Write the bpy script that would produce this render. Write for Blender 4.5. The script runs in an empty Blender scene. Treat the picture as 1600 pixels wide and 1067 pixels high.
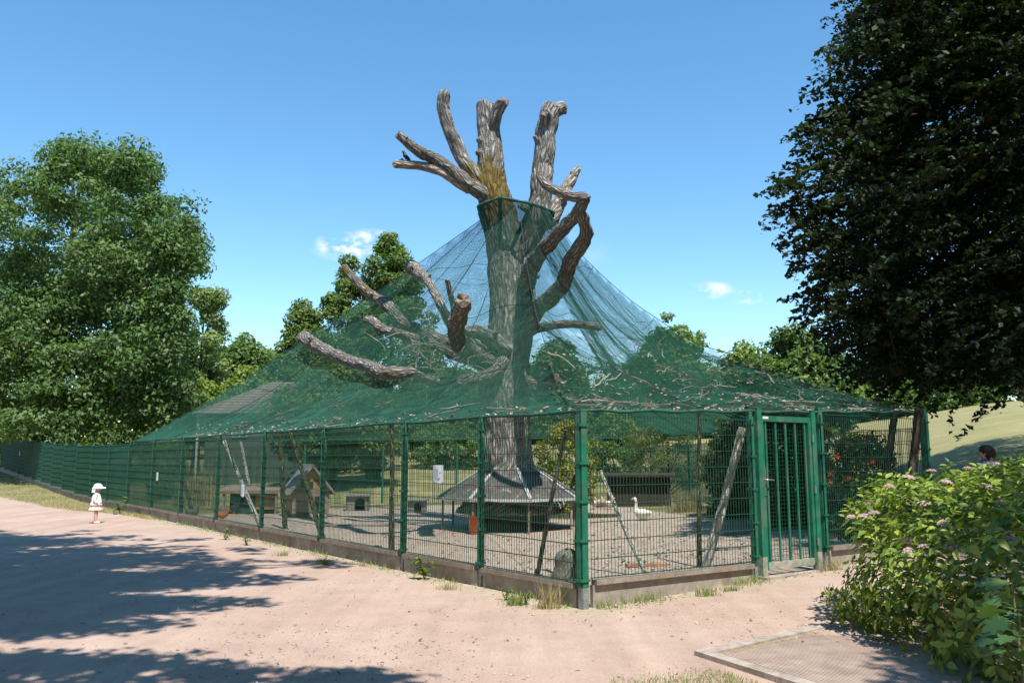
import bpy, math, random
import numpy as np
from mathutils import Vector, Matrix, noise as mnoise

R = math.radians
sc = bpy.context.scene
COL = sc.collection

# ------------------------------------------------------------------ camera
FPX, CX, CY, CAMZ, YH = 1291.0, 800.0, 533.5, 1.62, 717.0
PITCH = math.atan((YH - CY) / FPX)
cam_d = bpy.data.cameras.new('camera')
cam_d.sensor_width = 36.0
cam_d.lens = 36.0 * FPX / 1600.0
cam_d.clip_end = 4000.0
cam = bpy.data.objects.new('camera', cam_d)
COL.objects.link(cam)
cam.location = (0, 0, CAMZ)
cam.rotation_euler = (math.pi / 2 + PITCH, 0, 0)
sc.camera = cam

# ------------------------------------------------------------------ sky, sun, exposure
SUN_AZ, SUN_EL = 20.0, 61.0        # degrees to the right of straight behind the camera, above the horizon
TO_SUN = Vector((math.sin(R(SUN_AZ)) * math.cos(R(SUN_EL)), -math.cos(R(SUN_AZ)) * math.cos(R(SUN_EL)), math.sin(R(SUN_EL))))
world = bpy.data.worlds.new('World')
sc.world = world
world.use_nodes = True
wn, wl = world.node_tree.nodes, world.node_tree.links
for n in list(wn): wn.remove(n)
w_out = wn.new('ShaderNodeOutputWorld')
w_bg = wn.new('ShaderNodeBackground'); w_bg.inputs[1].default_value = 0.145
w_sky = wn.new('ShaderNodeTexSky'); w_sky.sky_type = 'NISHITA'; w_sky.sun_disc = False
w_sky.sun_elevation = R(SUN_EL); w_sky.sun_rotation = R(180 - SUN_AZ)
w_sky.air_density = 1.0; w_sky.dust_density = 0.0; w_sky.ozone_density = 1.6
wl.new(w_bg.outputs[0], w_out.inputs[0])

sun_d = bpy.data.lights.new('sun', 'SUN'); sun_d.energy = 4.7; sun_d.angle = R(0.53); sun_d.color = (1.0, 0.955, 0.89)
sun = bpy.data.objects.new('sun', sun_d); COL.objects.link(sun)
sun.rotation_euler = TO_SUN.to_track_quat('Z', 'Y').to_euler(); sun.location = (5, -20, 40)

vs = sc.view_settings
sc.display_settings.display_device = 'sRGB'
vs.view_transform = 'Standard'; vs.look = 'None'; vs.gamma = 1.0; vs.use_curve_mapping = False
vs.exposure = 0.68
sc.render.engine = 'CYCLES'
sc.cycles.max_bounces = 6; sc.cycles.transparent_max_bounces = 16
sc.cycles.use_denoising = True
sc.cycles.caustics_reflective = False; sc.cycles.caustics_refractive = False

# ------------------------------------------------------------------ geometry helpers
_c, _s = math.cos(PITCH), math.sin(PITCH)
def P(px, py, Y):
    """world point that stands at depth Y where the photograph shows (px, py)"""
    a = (px - CX) / FPX; b = (CY - py) / FPX
    t = Y / (_c - b * _s)
    return Vector((a * t, Y, CAMZ + t * (_s + b * _c)))
def G(px, py, z=0.0):
    """world point on the level z"""
    a = (px - CX) / FPX; b = (CY - py) / FPX
    t = (z - CAMZ) / (_s + b * _c)
    return Vector((a * t, t * (_c - b * _s), z))
def sstep(x, a, b):
    t = np.clip((np.asarray(x, float) - a) / (b - a), 0, 1)
    return t * t * (3 - 2 * t)
def gz(x, y):
    x = np.asarray(x, float); y = np.asarray(y, float)
    k = sstep(x / np.maximum(y, 4), 0.30, 0.64) * sstep(x, 5, 13)
    s = np.maximum(0, y + np.maximum(x, 0) * k - (30 - 12 * k))
    slope = 0.045 + 0.055 * sstep(x, -16, -6) - 0.012 * k
    z = slope * s * s / (s + 4)
    z = 14 * (1 - np.exp(-z / 14))
    return z + np.minimum(0.035 * np.maximum(0, x - 0.8), 0.4) * sstep(y, 6, 9.5)
def gzf(x, y): return float(gz(x, y))

class MB:
    """collects geometry for ONE mesh object"""
    def __init__(s): s.v = []; s.f = []; s.uv = []; s.mi = []; s.smooth = []
    def add(s, vs_, fs, mi=0, uv=None, smooth=False):
        o = len(s.v)
        s.v += [tuple(p) for p in vs_]
        s.uv += [tuple(u) for u in uv] if uv is not None else [(p[0], p[1], p[2]) for p in vs_]
        for f in fs:
            s.f.append(tuple(i + o for i in f)); s.mi.append(mi); s.smooth.append(smooth)
        return s
    def box(s, c, size, rot=None, mi=0, taper=1.0):
        hx, hy, hz = [q / 2 for q in size]
        pts = []
        for z, k in ((-hz, 1.0), (hz, taper)):
            for x, y in ((-hx, -hy), (hx, -hy), (hx, hy), (-hx, hy)):
                p = Vector((x * k, y * k, z))
                if rot is not None: p = rot @ p
                pts.append(p + Vector(c))
        return s.add(pts, [(3, 2, 1, 0), (4, 5, 6, 7), (0, 1, 5, 4), (1, 2, 6, 5), (2, 3, 7, 6), (3, 0, 4, 7)], mi)
    def bar(s, a, b, w, h=None, mi=0, up=(0, 0, 1)):
        a = Vector(a); b = Vector(b); d = (b - a); L = d.length
        if L < 1e-6: return s
        z = d / L; u = Vector(up)
        if abs(z.dot(u)) > 0.98: u = Vector((0, 1, 0))
        x = z.cross(u).normalized(); y = z.cross(x)
        m = Matrix((x, y, z)).transposed()
        return s.box((a + b) / 2, (w, h or w, L), m, mi)
    def build(s, name, mats, parent=None, loc=None):
        me = bpy.data.meshes.new(name)
        me.from_pydata(s.v, [], s.f)
        if not isinstance(mats, (list, tuple)): mats = [mats]
        for m in mats: me.materials.append(m)
        if len(mats) > 1: me.polygons.foreach_set('material_index', s.mi)
        me.polygons.foreach_set('use_smooth', s.smooth)
        at = me.attributes.new('buv', 'FLOAT_VECTOR', 'POINT')
        at.data.foreach_set('vector', np.array(s.uv, dtype=np.float32).ravel())
        me.update()
        return link(name, me, parent, loc)

def link(name, me, parent=None, loc=None):
    o = bpy.data.objects.new(name, me); COL.objects.link(o)
    if loc is not None: o.location = loc
    if parent is not None: o.parent = parent
    return o
def tag(o, label=None, cat=None, group=None, kind=None):
    if label: o['label'] = label
    if cat: o['category'] = cat
    if group: o['group'] = group
    if kind: o['kind'] = kind
    return o
def empty(name, loc=(0, 0, 0), rz=0.0, label=None, cat=None, group=None):
    o = bpy.data.objects.new(name, None); COL.objects.link(o)
    o.location = loc; o.rotation_euler = (0, 0, rz); o.empty_display_size = 0.2
    return tag(o, label, cat, group)
def fix(o, root):
    """parts whose vertices are world coordinates under an unrotated Empty"""
    o.parent = root; o.matrix_parent_inverse = Matrix.Translation(-Vector(root.location)); return o

def catmull(pts, rad, sub):
    pts = [Vector(p) for p in pts]; n = len(pts); out = []; ro = []
    for i in range(n - 1):
        p0 = pts[max(i - 1, 0)]; p1 = pts[i]; p2 = pts[i + 1]; p3 = pts[min(i + 2, n - 1)]
        for k in range(sub):
            t = k / sub
            q = 0.5 * ((2 * p1) + (p2 - p0) * t + (2 * p0 - 5 * p1 + 4 * p2 - p3) * t * t + (3 * p1 - p0 - 3 * p2 + p3) * t ** 3)
            out.append(q); tt = t * t * (3 - 2 * t); ro.append(rad[i] * (1 - tt) + rad[i + 1] * tt)
    out.append(pts[-1]); ro.append(rad[-1])
    return out, ro
def tube(mb, pts, rad, nseg=12, sub=4, lump=0.0, lumpf=2.0, seed=0, caps=(True, True), mi=0, capmi=None, squash=1.0, cut=0.0, smooth=True, wob=0.0, ridge=0.0):
    """swept tapered limb; uv = (metres round, metres along)"""
    pts, rad = catmull(pts, rad, sub)
    n = len(pts); so = Vector((seed * 7.3, seed * 3.1, seed * 1.7))
    if wob:
        pts = [p + Vector((mnoise.noise(p * 1.9 + so), mnoise.noise(p * 1.9 + so * 2 + Vector((9, 0, 0))), mnoise.noise(p * 1.9 - so))) * wob * rad[i] * min(1, i / 3, (n - 1 - i) / 2 + 0.3) for i, p in enumerate(pts)]
    t0 = (pts[1] - pts[0]).normalized()
    x = t0.cross(Vector((0.13, 0.97, 0.2)))
    if x.length < 0.1: x = t0.cross(Vector((1, 0, 0)))
    x.normalize()
    V = []; U = []; F = []; L = 0.0
    for i in range(n):
        t = (pts[min(i + 1, n - 1)] - pts[max(i - 1, 0)]).normalized()
        x = (x - t * x.dot(t)).normalized(); y = t.cross(x)
        if i: L += (pts[i] - pts[i - 1]).length
        for k in range(nseg + 1):
            a = 2 * math.pi * (k % nseg) / nseg
            d = x * math.cos(a) + y * math.sin(a) * squash
            r = rad[i]
            if lump:
                q = (pts[i] + d * r) * lumpf + so
                r *= 1 + lump * (mnoise.noise(q) + 0.5 * mnoise.noise(q * 2.3) + 0.3 * mnoise.noise(q * 5.1))
            if ridge:
                q = Vector((math.cos(a) * 4.5 * max(1, rad[i] * 5), math.sin(a) * 4.5 * max(1, rad[i] * 5), L * 1.8)) + so
                r *= 1 + ridge * (0.5 - abs(mnoise.noise(q)) * 2.2 + 0.4 * mnoise.noise(q * 2.7))
            ex = t * (rad[i] * cut * 1.6 * mnoise.noise(d * 1.3 + so)) if (cut and i == n - 1) else Vector()
            V.append(pts[i] + d * r + ex); U.append((2 * math.pi * rad[i] * k / nseg, L, seed))
    w = nseg + 1
    for i in range(n - 1):
        for k in range(nseg):
            F.append((i * w + k, i * w + k + 1, (i + 1) * w + k + 1, (i + 1) * w + k))
    mb.add(V, F, mi, U, smooth)
    cm = mi if capmi is None else capmi
    for end in (0, 1):
        if not caps[end]: continue
        b = 0 if end == 0 else (n - 1) * w
        ring = [V[b + k] for k in range(nseg)]
        c = sum(ring, Vector()) / nseg
        d = (pts[0] - pts[1] if end == 0 else pts[-1] - pts[-2]).normalized()
        vv = ring + [p * 0.86 + c * 0.14 + d * cut * rad[-1] * 0.4 for p in ring] + [c + d * cut * rad[-1] * 0.5]
        uu = [((p - c).dot(x), (p - c).dot(y), 0) for p in vv]
        ff = []
        for k in range(nseg):
            k2 = (k + 1) % nseg
            q = [(k, k2, nseg + k2, nseg + k), (nseg + k, nseg + k2, 2 * nseg)]
            ff += q if end == 1 else [tuple(reversed(z)) for z in q]
        mb.add(vv, ff, cm, uu, False)
    return mb

def mesh_np(name, verts, tris_or_quads, mat, tint=None, parent=None, kind=None):
    """verts (n,3), faces (m,k) numpy -> object, fast"""
    me = bpy.data.meshes.new(name)
    m, k = tris_or_quads.shape
    me.vertices.add(len(verts)); me.vertices.foreach_set('co', verts.astype(np.float32).ravel())
    me.loops.add(m * k); me.loops.foreach_set('vertex_index', tris_or_quads.astype(np.int32).ravel())
    me.polygons.add(m); me.polygons.foreach_set('loop_start', (np.arange(m) * k).astype(np.int32))
    me.polygons.foreach_set('loop_total', np.full(m, k, dtype=np.int32))
    me.materials.append(mat)
    if tint is not None:
        at = me.attributes.new('tint', 'FLOAT', 'POINT'); at.data.foreach_set('value', tint.astype(np.float32))
    me.update(calc_edges=True)
    o = link(name, me, parent)
    if kind: o['kind'] = kind
    return o

# ------------------------------------------------------------------ materials
def mat(name):
    m = bpy.data.materials.new(name); m.use_nodes = True
    nt = m.node_tree; b = nt.nodes['Principled BSDF']
    return m, nt.nodes, nt.links, b
def noise_node(N, L, vec, scale, detail=6, rough=0.6, dist=0.0):
    n = N.new('ShaderNodeTexNoise'); n.inputs['Scale'].default_value = scale; n.inputs['Detail'].default_value = detail
    n.inputs['Roughness'].default_value = rough; n.inputs['Distortion'].default_value = dist
    if vec is not None: L.new(vec, n.inputs['Vector'])
    return n.outputs['Fac']
def ramp(N, L, fac, stops):
    r = N.new('ShaderNodeValToRGB'); e = r.color_ramp.elements
    while len(e) < len(stops): e.new(0.5)
    for i, (p, c) in enumerate(stops): e[i].position = p; e[i].color = (c[0], c[1], c[2], 1)
    L.new(fac, r.inputs[0]); return r.outputs[0]
def mix(N, L, fac, a, b, mode='MIX'):
    m = N.new('ShaderNodeMix'); m.data_type = 'RGBA'; m.blend_type = mode
    for sock, val in ((m.inputs[0], fac), (m.inputs[6], a), (m.inputs[7], b)):
        if hasattr(val, 'is_output'): L.new(val, sock)
        elif isinstance(val, (int, float)): sock.default_value = val
        else: sock.default_value = (val[0], val[1], val[2], 1)
    return m.outputs[2]
def math_n(N, L, op, a, b=0.0, c=None, clamp=False):
    m = N.new('ShaderNodeMath'); m.operation = op; m.use_clamp = clamp
    for i, val in enumerate((a, b) if c is None else (a, b, c)):
        if hasattr(val, 'is_output'): L.new(val, m.inputs[i])
        else: m.inputs[i].default_value = val
    return m.outputs[0]
def bump(N, L, b, h, strength=0.5, dist=0.02):
    n = N.new('ShaderNodeBump'); n.inputs['Strength'].default_value = strength; n.inputs['Distance'].default_value = dist
    L.new(h, n.inputs['Height']); L.new(n.outputs[0], b.inputs['Normal'])
def attr(N, name, out='Fac'):
    a = N.new('ShaderNodeAttribute'); a.attribute_name = name; return a.outputs[out]
def coords(N, out='Object'):
    return N.new('ShaderNodeTexCoord').outputs[out]
def vscale(N, L, vec, sc_):
    m = N.new('ShaderNodeMapping'); m.inputs['Scale'].default_value = sc_; L.new(vec, m.inputs['Vector']); return m.outputs[0]

def plain(name, col, rough=0.7, var=0.25, scale=8.0, bmp=0.25, metal=0.0, spec=0.4, dirt=None, dirtamt=0.5):
    m, N, L, b = mat(name)
    co = coords(N)
    f = noise_node(N, L, co, scale, 7, 0.65)
    lo = [c * (1 - var) for c in col]; hi = [min(1, c * (1 + var)) for c in col]
    c = ramp(N, L, f, [(0.3, lo), (0.7, hi)])
    if dirt is not None:
        g = noise_node(N, L, co, scale * 0.35, 8, 0.7, 0.4)
        g = ramp(N, L, g, [(0.62 - 0.3 * dirtamt, (0, 0, 0)), (0.72, (1, 1, 1))])
        c = mix(N, L, g, c, dirt)
    L.new(c, b.inputs['Base Color']); b.inputs['Roughness'].default_value = rough; b.inputs['Metallic'].default_value = metal
    b.inputs['Specular IOR Level'].default_value = spec
    if bmp: bump(N, L, b, noise_node(N, L, co, scale * 4, 6, 0.7), bmp, 0.01)
    return m
def leafmat(name, dark, light, trans=0.35, rough=0.55, tcol=None):
    m, N, L, b = mat(name)
    t = attr(N, 'tint')
    c = ramp(N, L, t, [(0.0, dark), (1.0, light)])
    L.new(c, b.inputs['Base Color']); b.inputs['Roughness'].default_value = rough; b.inputs['Specular IOR Level'].default_value = 0.35
    tr = N.new('ShaderNodeBsdfTranslucent')
    c2 = mix(N, L, 1.0, c, tcol or (1.25, 1.35, 0.5), 'MULTIPLY'); L.new(c2, tr.inputs[0])
    mx = N.new('ShaderNodeMixShader'); mx.inputs[0].default_value = trans
    L.new(b.outputs[0], mx.inputs[1]); L.new(tr.outputs[0], mx.inputs[2])
    L.new(mx.outputs[0], N['Material Output'].inputs[0])
    return m
def barkmat(name, c_hi, c_lo, moss=None, mossamt=0.0, mosspos=None, mossrad=1.0, bs=1.0, lichen=0.0):
    m, N, L, b = mat(name)
    uv = attr(N, 'buv', 'Vector')
    w = noise_node(N, L, vscale(N, L, uv, (6, 2.2, 1)), 1.0, 4, 0.6)
    ad = N.new('ShaderNodeVectorMath'); ad.operation = 'MULTIPLY_ADD'
    cmb = N.new('ShaderNodeCombineXYZ'); L.new(w, cmb.inputs[0]); L.new(cmb.outputs[0], ad.inputs[0]); ad.inputs[1].default_value = (0.12, 0, 0); L.new(uv, ad.inputs[2])
    v = N.new('ShaderNodeTexVoronoi'); v.feature = 'DISTANCE_TO_EDGE'; v.inputs['Scale'].default_value = 1.0
    L.new(vscale(N, L, ad.outputs[0], (12 * bs, 2.4 * bs, 1)), v.inputs['Vector'])
    ridge = math_n(N, L, 'MULTIPLY', v.outputs['Distance'], 2.6, clamp=True)
    fine = noise_node(N, L, vscale(N, L, uv, (38, 6, 1)), 1.0, 6, 0.75)
    h = math_n(N, L, 'MULTIPLY_ADD', fine, 0.55, ridge)
    c = ramp(N, L, math_n(N, L, 'MULTIPLY', h, 0.7), [(0.12, [q * 0.4 for q in c_lo]), (0.34, c_lo), (0.8, c_hi)])
    co = coords(N)
    big = noise_node(N, L, co, 1.6, 5, 0.6)
    c = mix(N, L, 0.6, c, ramp(N, L, big, [(0.3, (0.72, 0.7, 0.67)), (0.7, (1.2, 1.18, 1.13))]), 'MULTIPLY')
    if lichen:
        lf = ramp(N, L, noise_node(N, L, co, 5.0, 6, 0.7), [(0.56, (0, 0, 0)), (0.64, (1, 1, 1))])
        c = mix(N, L, math_n(N, L, 'MULTIPLY', lf, lichen), c, (0.5, 0.49, 0.44))
    if moss:
        mf = noise_node(N, L, co, 3.0, 6, 0.65)
        if mosspos is not None:
            vm = N.new('ShaderNodeVectorMath'); vm.operation = 'DISTANCE'; L.new(co, vm.inputs[0]); vm.inputs[1].default_value = mosspos
            near = math_n(N, L, 'SUBTRACT', 1.0, math_n(N, L, 'DIVIDE', vm.outputs['Value'], mossrad), clamp=True)
            mf = math_n(N, L, 'ADD', mf, math_n(N, L, 'MULTIPLY', near, 0.5))
        mk = ramp(N, L, mf, [(0.68 - mossamt * 0.3, (0, 0, 0)), (0.8 - mossamt * 0.3, (1, 1, 1))])
        c = mix(N, L, mk, c, moss)
    L.new(c, b.inputs['Base Color']); b.inputs['Roughness'].default_value = 0.9; b.inputs['Specular IOR Level'].default_value = 0.2
    bump(N, L, b, h, 1.0, 0.06)
    return m
def cutwood(name, c1, c2):
    m, N, L, b = mat(name)
    uv = attr(N, 'buv', 'Vector')
    wv = N.new('ShaderNodeTexWave'); wv.wave_type = 'RINGS'; wv.rings_direction = 'Z'; wv.inputs['Scale'].default_value = 11; wv.inputs['Distortion'].default_value = 5
    wv.inputs['Detail'].default_value = 4; L.new(uv, wv.inputs['Vector'])
    c = ramp(N, L, wv.outputs['Fac'], [(0.2, c1), (0.9, c2)])
    c = mix(N, L, 0.7, c, ramp(N, L, noise_node(N, L, coords(N), 9, 6, 0.7), [(0.3, (0.4, 0.38, 0.36)), (0.65, (1.1, 1.1, 1.1))]), 'MULTIPLY')
    L.new(c, b.inputs['Base Color']); b.inputs['Roughness'].default_value = 0.9
    bump(N, L, b, wv.outputs['Fac'], 0.5, 0.02)
    return m

def ground_mat():
    m, N, L, b = mat('ground_gravel_grass')
    co = coords(N)
    fine = noise_node(N, L, co, 55, 5, 0.75)
    grit = noise_node(N, L, co, 170, 3, 0.8)
    mid = noise_node(N, L, co, 2.2, 6, 0.6)
    big = noise_node(N, L, co, 0.35, 4, 0.55)
    # pinkish crushed-stone path
    gp = ramp(N, L, big, [(0.3, (0.43, 0.31, 0.25)), (0.7, (0.475, 0.37, 0.31))])
    gp = mix(N, L, 0.75, gp, ramp(N, L, mid, [(0.3, (0.86, 0.84, 0.82)), (0.7, (1.08, 1.07, 1.06))]), 'MULTIPLY')
    gp = mix(N, L, 0.8, gp, ramp(N, L, fine, [(0.25, (0.68, 0.66, 0.64)), (0.75, (1.22, 1.22, 1.22))]), 'MULTIPLY')
    gp = mix(N, L, 0.8, gp, ramp(N, L, grit, [(0.28, (0.7, 0.68, 0.66)), (0.72, (1.22, 1.22, 1.22))]), 'MULTIPLY')
    mp = N.new('ShaderNodeMapping'); mp.inputs['Rotation'].default_value = (0, 0, -0.65); mp.inputs['Scale'].default_value = (1.6, 0.12, 1); L.new(co, mp.inputs['Vector'])
    gp = mix(N, L, 0.7, gp, ramp(N, L, noise_node(N, L, mp.outputs[0], 1.4, 5, 0.6), [(0.32, (0.82, 0.80, 0.78)), (0.68, (1.1, 1.1, 1.1))]), 'MULTIPLY')
    # trampled sandy run
    sd = ramp(N, L, mid, [(0.3, (0.37, 0.30, 0.235)), (0.7, (0.48, 0.40, 0.325))])
    sd = mix(N, L, 0.85, sd, ramp(N, L, noise_node(N, L, co, 26, 6, 0.8), [(0.3, (0.62, 0.6, 0.57)), (0.7, (1.22, 1.2, 1.18))]), 'MULTIPLY')
    # meadow
    gr = ramp(N, L, noise_node(N, L, co, 0.5, 6, 0.65), [(0.3, (0.10, 0.125, 0.045)), (0.46, (0.19, 0.18, 0.08)), (0.66, (0.31, 0.26, 0.14))])
    gr = mix(N, L, 0.8, gr, ramp(N, L, noise_node(N, L, vscale(N, L, co, (9, 3, 4)), 3.0, 6, 0.8), [(0.3, (0.6, 0.62, 0.5)), (0.7, (1.25, 1.22, 1.15))]), 'MULTIPLY')
    gr = mix(N, L, math_n(N, L, 'MULTIPLY', attr(N, 'dry'), 0.55), gr, mix(N, L, 0.85, (0.33, 0.30, 0.15), ramp(N, L, noise_node(N, L, vscale(N, L, co, (2, 5, 3)), 1.2, 7, 0.75), [(0.3, (0.6, 0.66, 0.5)), (0.7, (1.2, 1.15, 1.1))]), 'MULTIPLY'))
    dr = ramp(N, L, noise_node(N, L, co, 6, 6, 0.75), [(0.3, (0.27, 0.22, 0.15)), (0.7, (0.47, 0.40, 0.28))])
    jit = math_n(N, L, 'MULTIPLY', math_n(N, L, 'SUBTRACT', noise_node(N, L, co, 3.5, 7, 0.75), 0.5), 1.5)
    def mask(name, w=0.12):
        return ramp(N, L, math_n(N, L, 'ADD', attr(N, name), jit), [(0.5 - w, (0, 0, 0)), (0.5 + w, (1, 1, 1))])
    c = mix(N, L, mask('sand', 0.2), gp, sd)
    c = mix(N, L, mask('dirt', 0.3), c, dr)
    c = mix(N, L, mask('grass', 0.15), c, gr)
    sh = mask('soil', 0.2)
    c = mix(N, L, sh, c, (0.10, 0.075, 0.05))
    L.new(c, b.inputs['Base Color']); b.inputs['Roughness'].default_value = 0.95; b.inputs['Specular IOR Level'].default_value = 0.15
    h = math_n(N, L, 'ADD', math_n(N, L, 'MULTIPLY', fine, 0.6), math_n(N, L, 'MULTIPLY', grit, 0.4))
    bump(N, L, b, h, 0.55, 0.012)
    return m

M = {}
M['ground'] = ground_mat()
M['green_paint'] = plain('green_powder_coat', (0.012, 0.14, 0.08), 0.55, 0.35, 5, 0.15, spec=0.35, dirt=(0.11, 0.16, 0.11), dirtamt=0.42)
M['wire_green'] = plain('green_wire_coat', (0.011, 0.062, 0.038), 0.5, 0.3, 3, 0, spec=0.4)
M['galv'] = plain('weathered_steel_foot', (0.25, 0.27, 0.25), 0.6, 0.3, 14, 0.2, 0.3)
M['dusty_green'] = plain('dusty_painted_foot', (0.36, 0.31, 0.24), 0.8, 0.35, 12, 0.2, dirt=(0.08, 0.2, 0.13), dirtamt=0.7)
M['concrete'] = plain('stained_concrete', (0.33, 0.285, 0.235), 0.9, 0.3, 5, 0.5, spec=0.2, dirt=(0.18, 0.145, 0.115), dirtamt=0.55)
M['cap'] = plain('weathered_cap_board', (0.25, 0.215, 0.175), 0.85, 0.35, 9, 0.4, spec=0.2, dirt=(0.27, 0.16, 0.10), dirtamt=0.45)
M['net'] = plain('green_net_thread', (0.016, 0.105, 0.068), 0.6, 0.25, 1.2, 0, spec=0.3)
M['net_band'] = plain('green_net_band', (0.025, 0.095, 0.07), 0.7, 0.4, 9, 0.5, spec=0.2)
M['cable'] = plain('dark_cable', (0.02, 0.05, 0.045), 0.6, 0.3, 5, 0)
M['bark'] = barkmat('dead_oak_bark', (0.47, 0.455, 0.42), (0.24, 0.228, 0.205), (0.17, 0.125, 0.035), 0.15, P(768, 308, 20.0), 1.5, 1.0, 0.45)
M['bark_limb'] = barkmat('dead_limb_bark', (0.42, 0.40, 0.36), (0.19, 0.177, 0.155), (0.17, 0.14, 0.045), 0.3, None, 1, 1.5, 0.35)
M['bark_pale'] = barkmat('pale_stripped_bark', (0.62, 0.59, 0.53), (0.32, 0.28, 0.23), None, 0, None, 1, 1.2, 0.6)
M['bark_tree'] = barkmat('living_tree_bark', (0.17, 0.15, 0.12), (0.05, 0.043, 0.035), None, 0, None, 1, 0.8)
M['bark_pole'] = barkmat('mossy_pole_bark', (0.23, 0.22, 0.15), (0.085, 0.08, 0.05), (0.12, 0.15, 0.05), 0.6, None, 1, 1.6, 0.2)
M['cut'] = cutwood('sawn_wood', (0.17, 0.13, 0.10), (0.33, 0.27, 0.215))
M['cut_pale'] = cutwood('pale_sawn_wood', (0.30, 0.265, 0.225), (0.50, 0.455, 0.395))
M['twig'] = plain('bleached_twig', (0.34, 0.30, 0.25), 0.9, 0.4, 6, 0)
M['dark_twig'] = plain('grey_twig', (0.20, 0.17, 0.14), 0.9, 0.4, 6, 0)

# ------------------------------------------------------------------ sky clouds (in the world shader)
def build_clouds():
    tc = wn.new('ShaderNodeTexCoord'); dirv = tc.outputs['Generated']
    # (px, py, half-width, half-height in photo pixels, density)
    spec = [(548, 386, 62, 26, 1.0), (575, 372, 40, 16, 0.8), (1112, 454, 42, 15, 0.75), (1168, 464, 24, 13, 0.85), (925, 397, 50, 22, 0.25)]
    tot = None
    nz = noise_node(wn, wl, vscale(wn, wl, dirv, (1, 1, 1.6)), 26, 7, 0.62, 0.3)
    for px, py, w, h, dn in spec:
        a = (px - CX) / FPX; b = (CY - py) / FPX
        d = Vector((a, _c - b * _s, _s + b * _c)).normalized()
        rt = Vector((0, 1, 0)).cross(Vector((0, 0, 1))).normalized()
        rt = (rt - d * rt.dot(d)).normalized(); up = rt.cross(d)
        def dotn(v, k):
            q = wn.new('ShaderNodeVectorMath'); q.operation = 'DOT_PRODUCT'; wl.new(dirv, q.inputs[0]); q.inputs[1].default_value = v
            return math_n(wn, wl, 'MULTIPLY', q.outputs['Value'], FPX / k)
        x = dotn(rt, w); y = dotn(up, h)
        r2 = math_n(wn, wl, 'ADD', math_n(wn, wl, 'MULTIPLY', x, x), math_n(wn, wl, 'MULTIPLY', y, y))
        g = math_n(wn, wl, 'SUBTRACT', 1.0, math_n(wn, wl, 'SQRT', r2), clamp=True)
        q = wn.new('ShaderNodeVectorMath'); q.operation = 'DOT_PRODUCT'; wl.new(dirv, q.inputs[0]); q.inputs[1].default_value = d
        g = math_n(wn, wl, 'MULTIPLY', g, math_n(wn, wl, 'GREATER_THAN', q.outputs['Value'], 0.5))
        g = math_n(wn, wl, 'ADD', g, math_n(wn, wl, 'MULTIPLY', math_n(wn, wl, 'SUBTRACT', nz, 0.60), math_n(wn, wl, 'MULTIPLY', g, 5.5)))
        g = math_n(wn, wl, 'MULTIPLY', g, 2.6 * dn, clamp=True)
        g = math_n(wn, wl, 'MULTIPLY', g, dn)
        tot = g if tot is None else math_n(wn, wl, 'MAXIMUM', tot, g)
    hs = wn.new('ShaderNodeHueSaturation'); hs.inputs['Saturation'].default_value = 1.22; hs.inputs['Hue'].default_value = 0.492; hs.inputs['Value'].default_value = 1.0; wl.new(w_sky.outputs[0], hs.inputs['Color'])
    c = mix(wn, wl, tot, hs.outputs[0], (4.6, 4.75, 4.95))
    wl.new(c, w_bg.inputs[0])
build_clouds()

# ------------------------------------------------------------------ layout
C = G(912, 950)
DL = Vector((-0.60507, 0.79617, 0)); DR = Vector((0.83127, 0.55587, 0))
LT = [0, 1.95, 3.95] + [3.95 + 2.86 * k for k in range(1, 19)]
NETL = LT[8]          # the net ends at this post
RD = 6.95             # length of the right side
Lc = C + DL * NETL; Rc = C + DR * RD; Bc = Vector((5.5, 33.0, 0))
TREE = Vector((-0.05, 20.0, 0))

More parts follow.
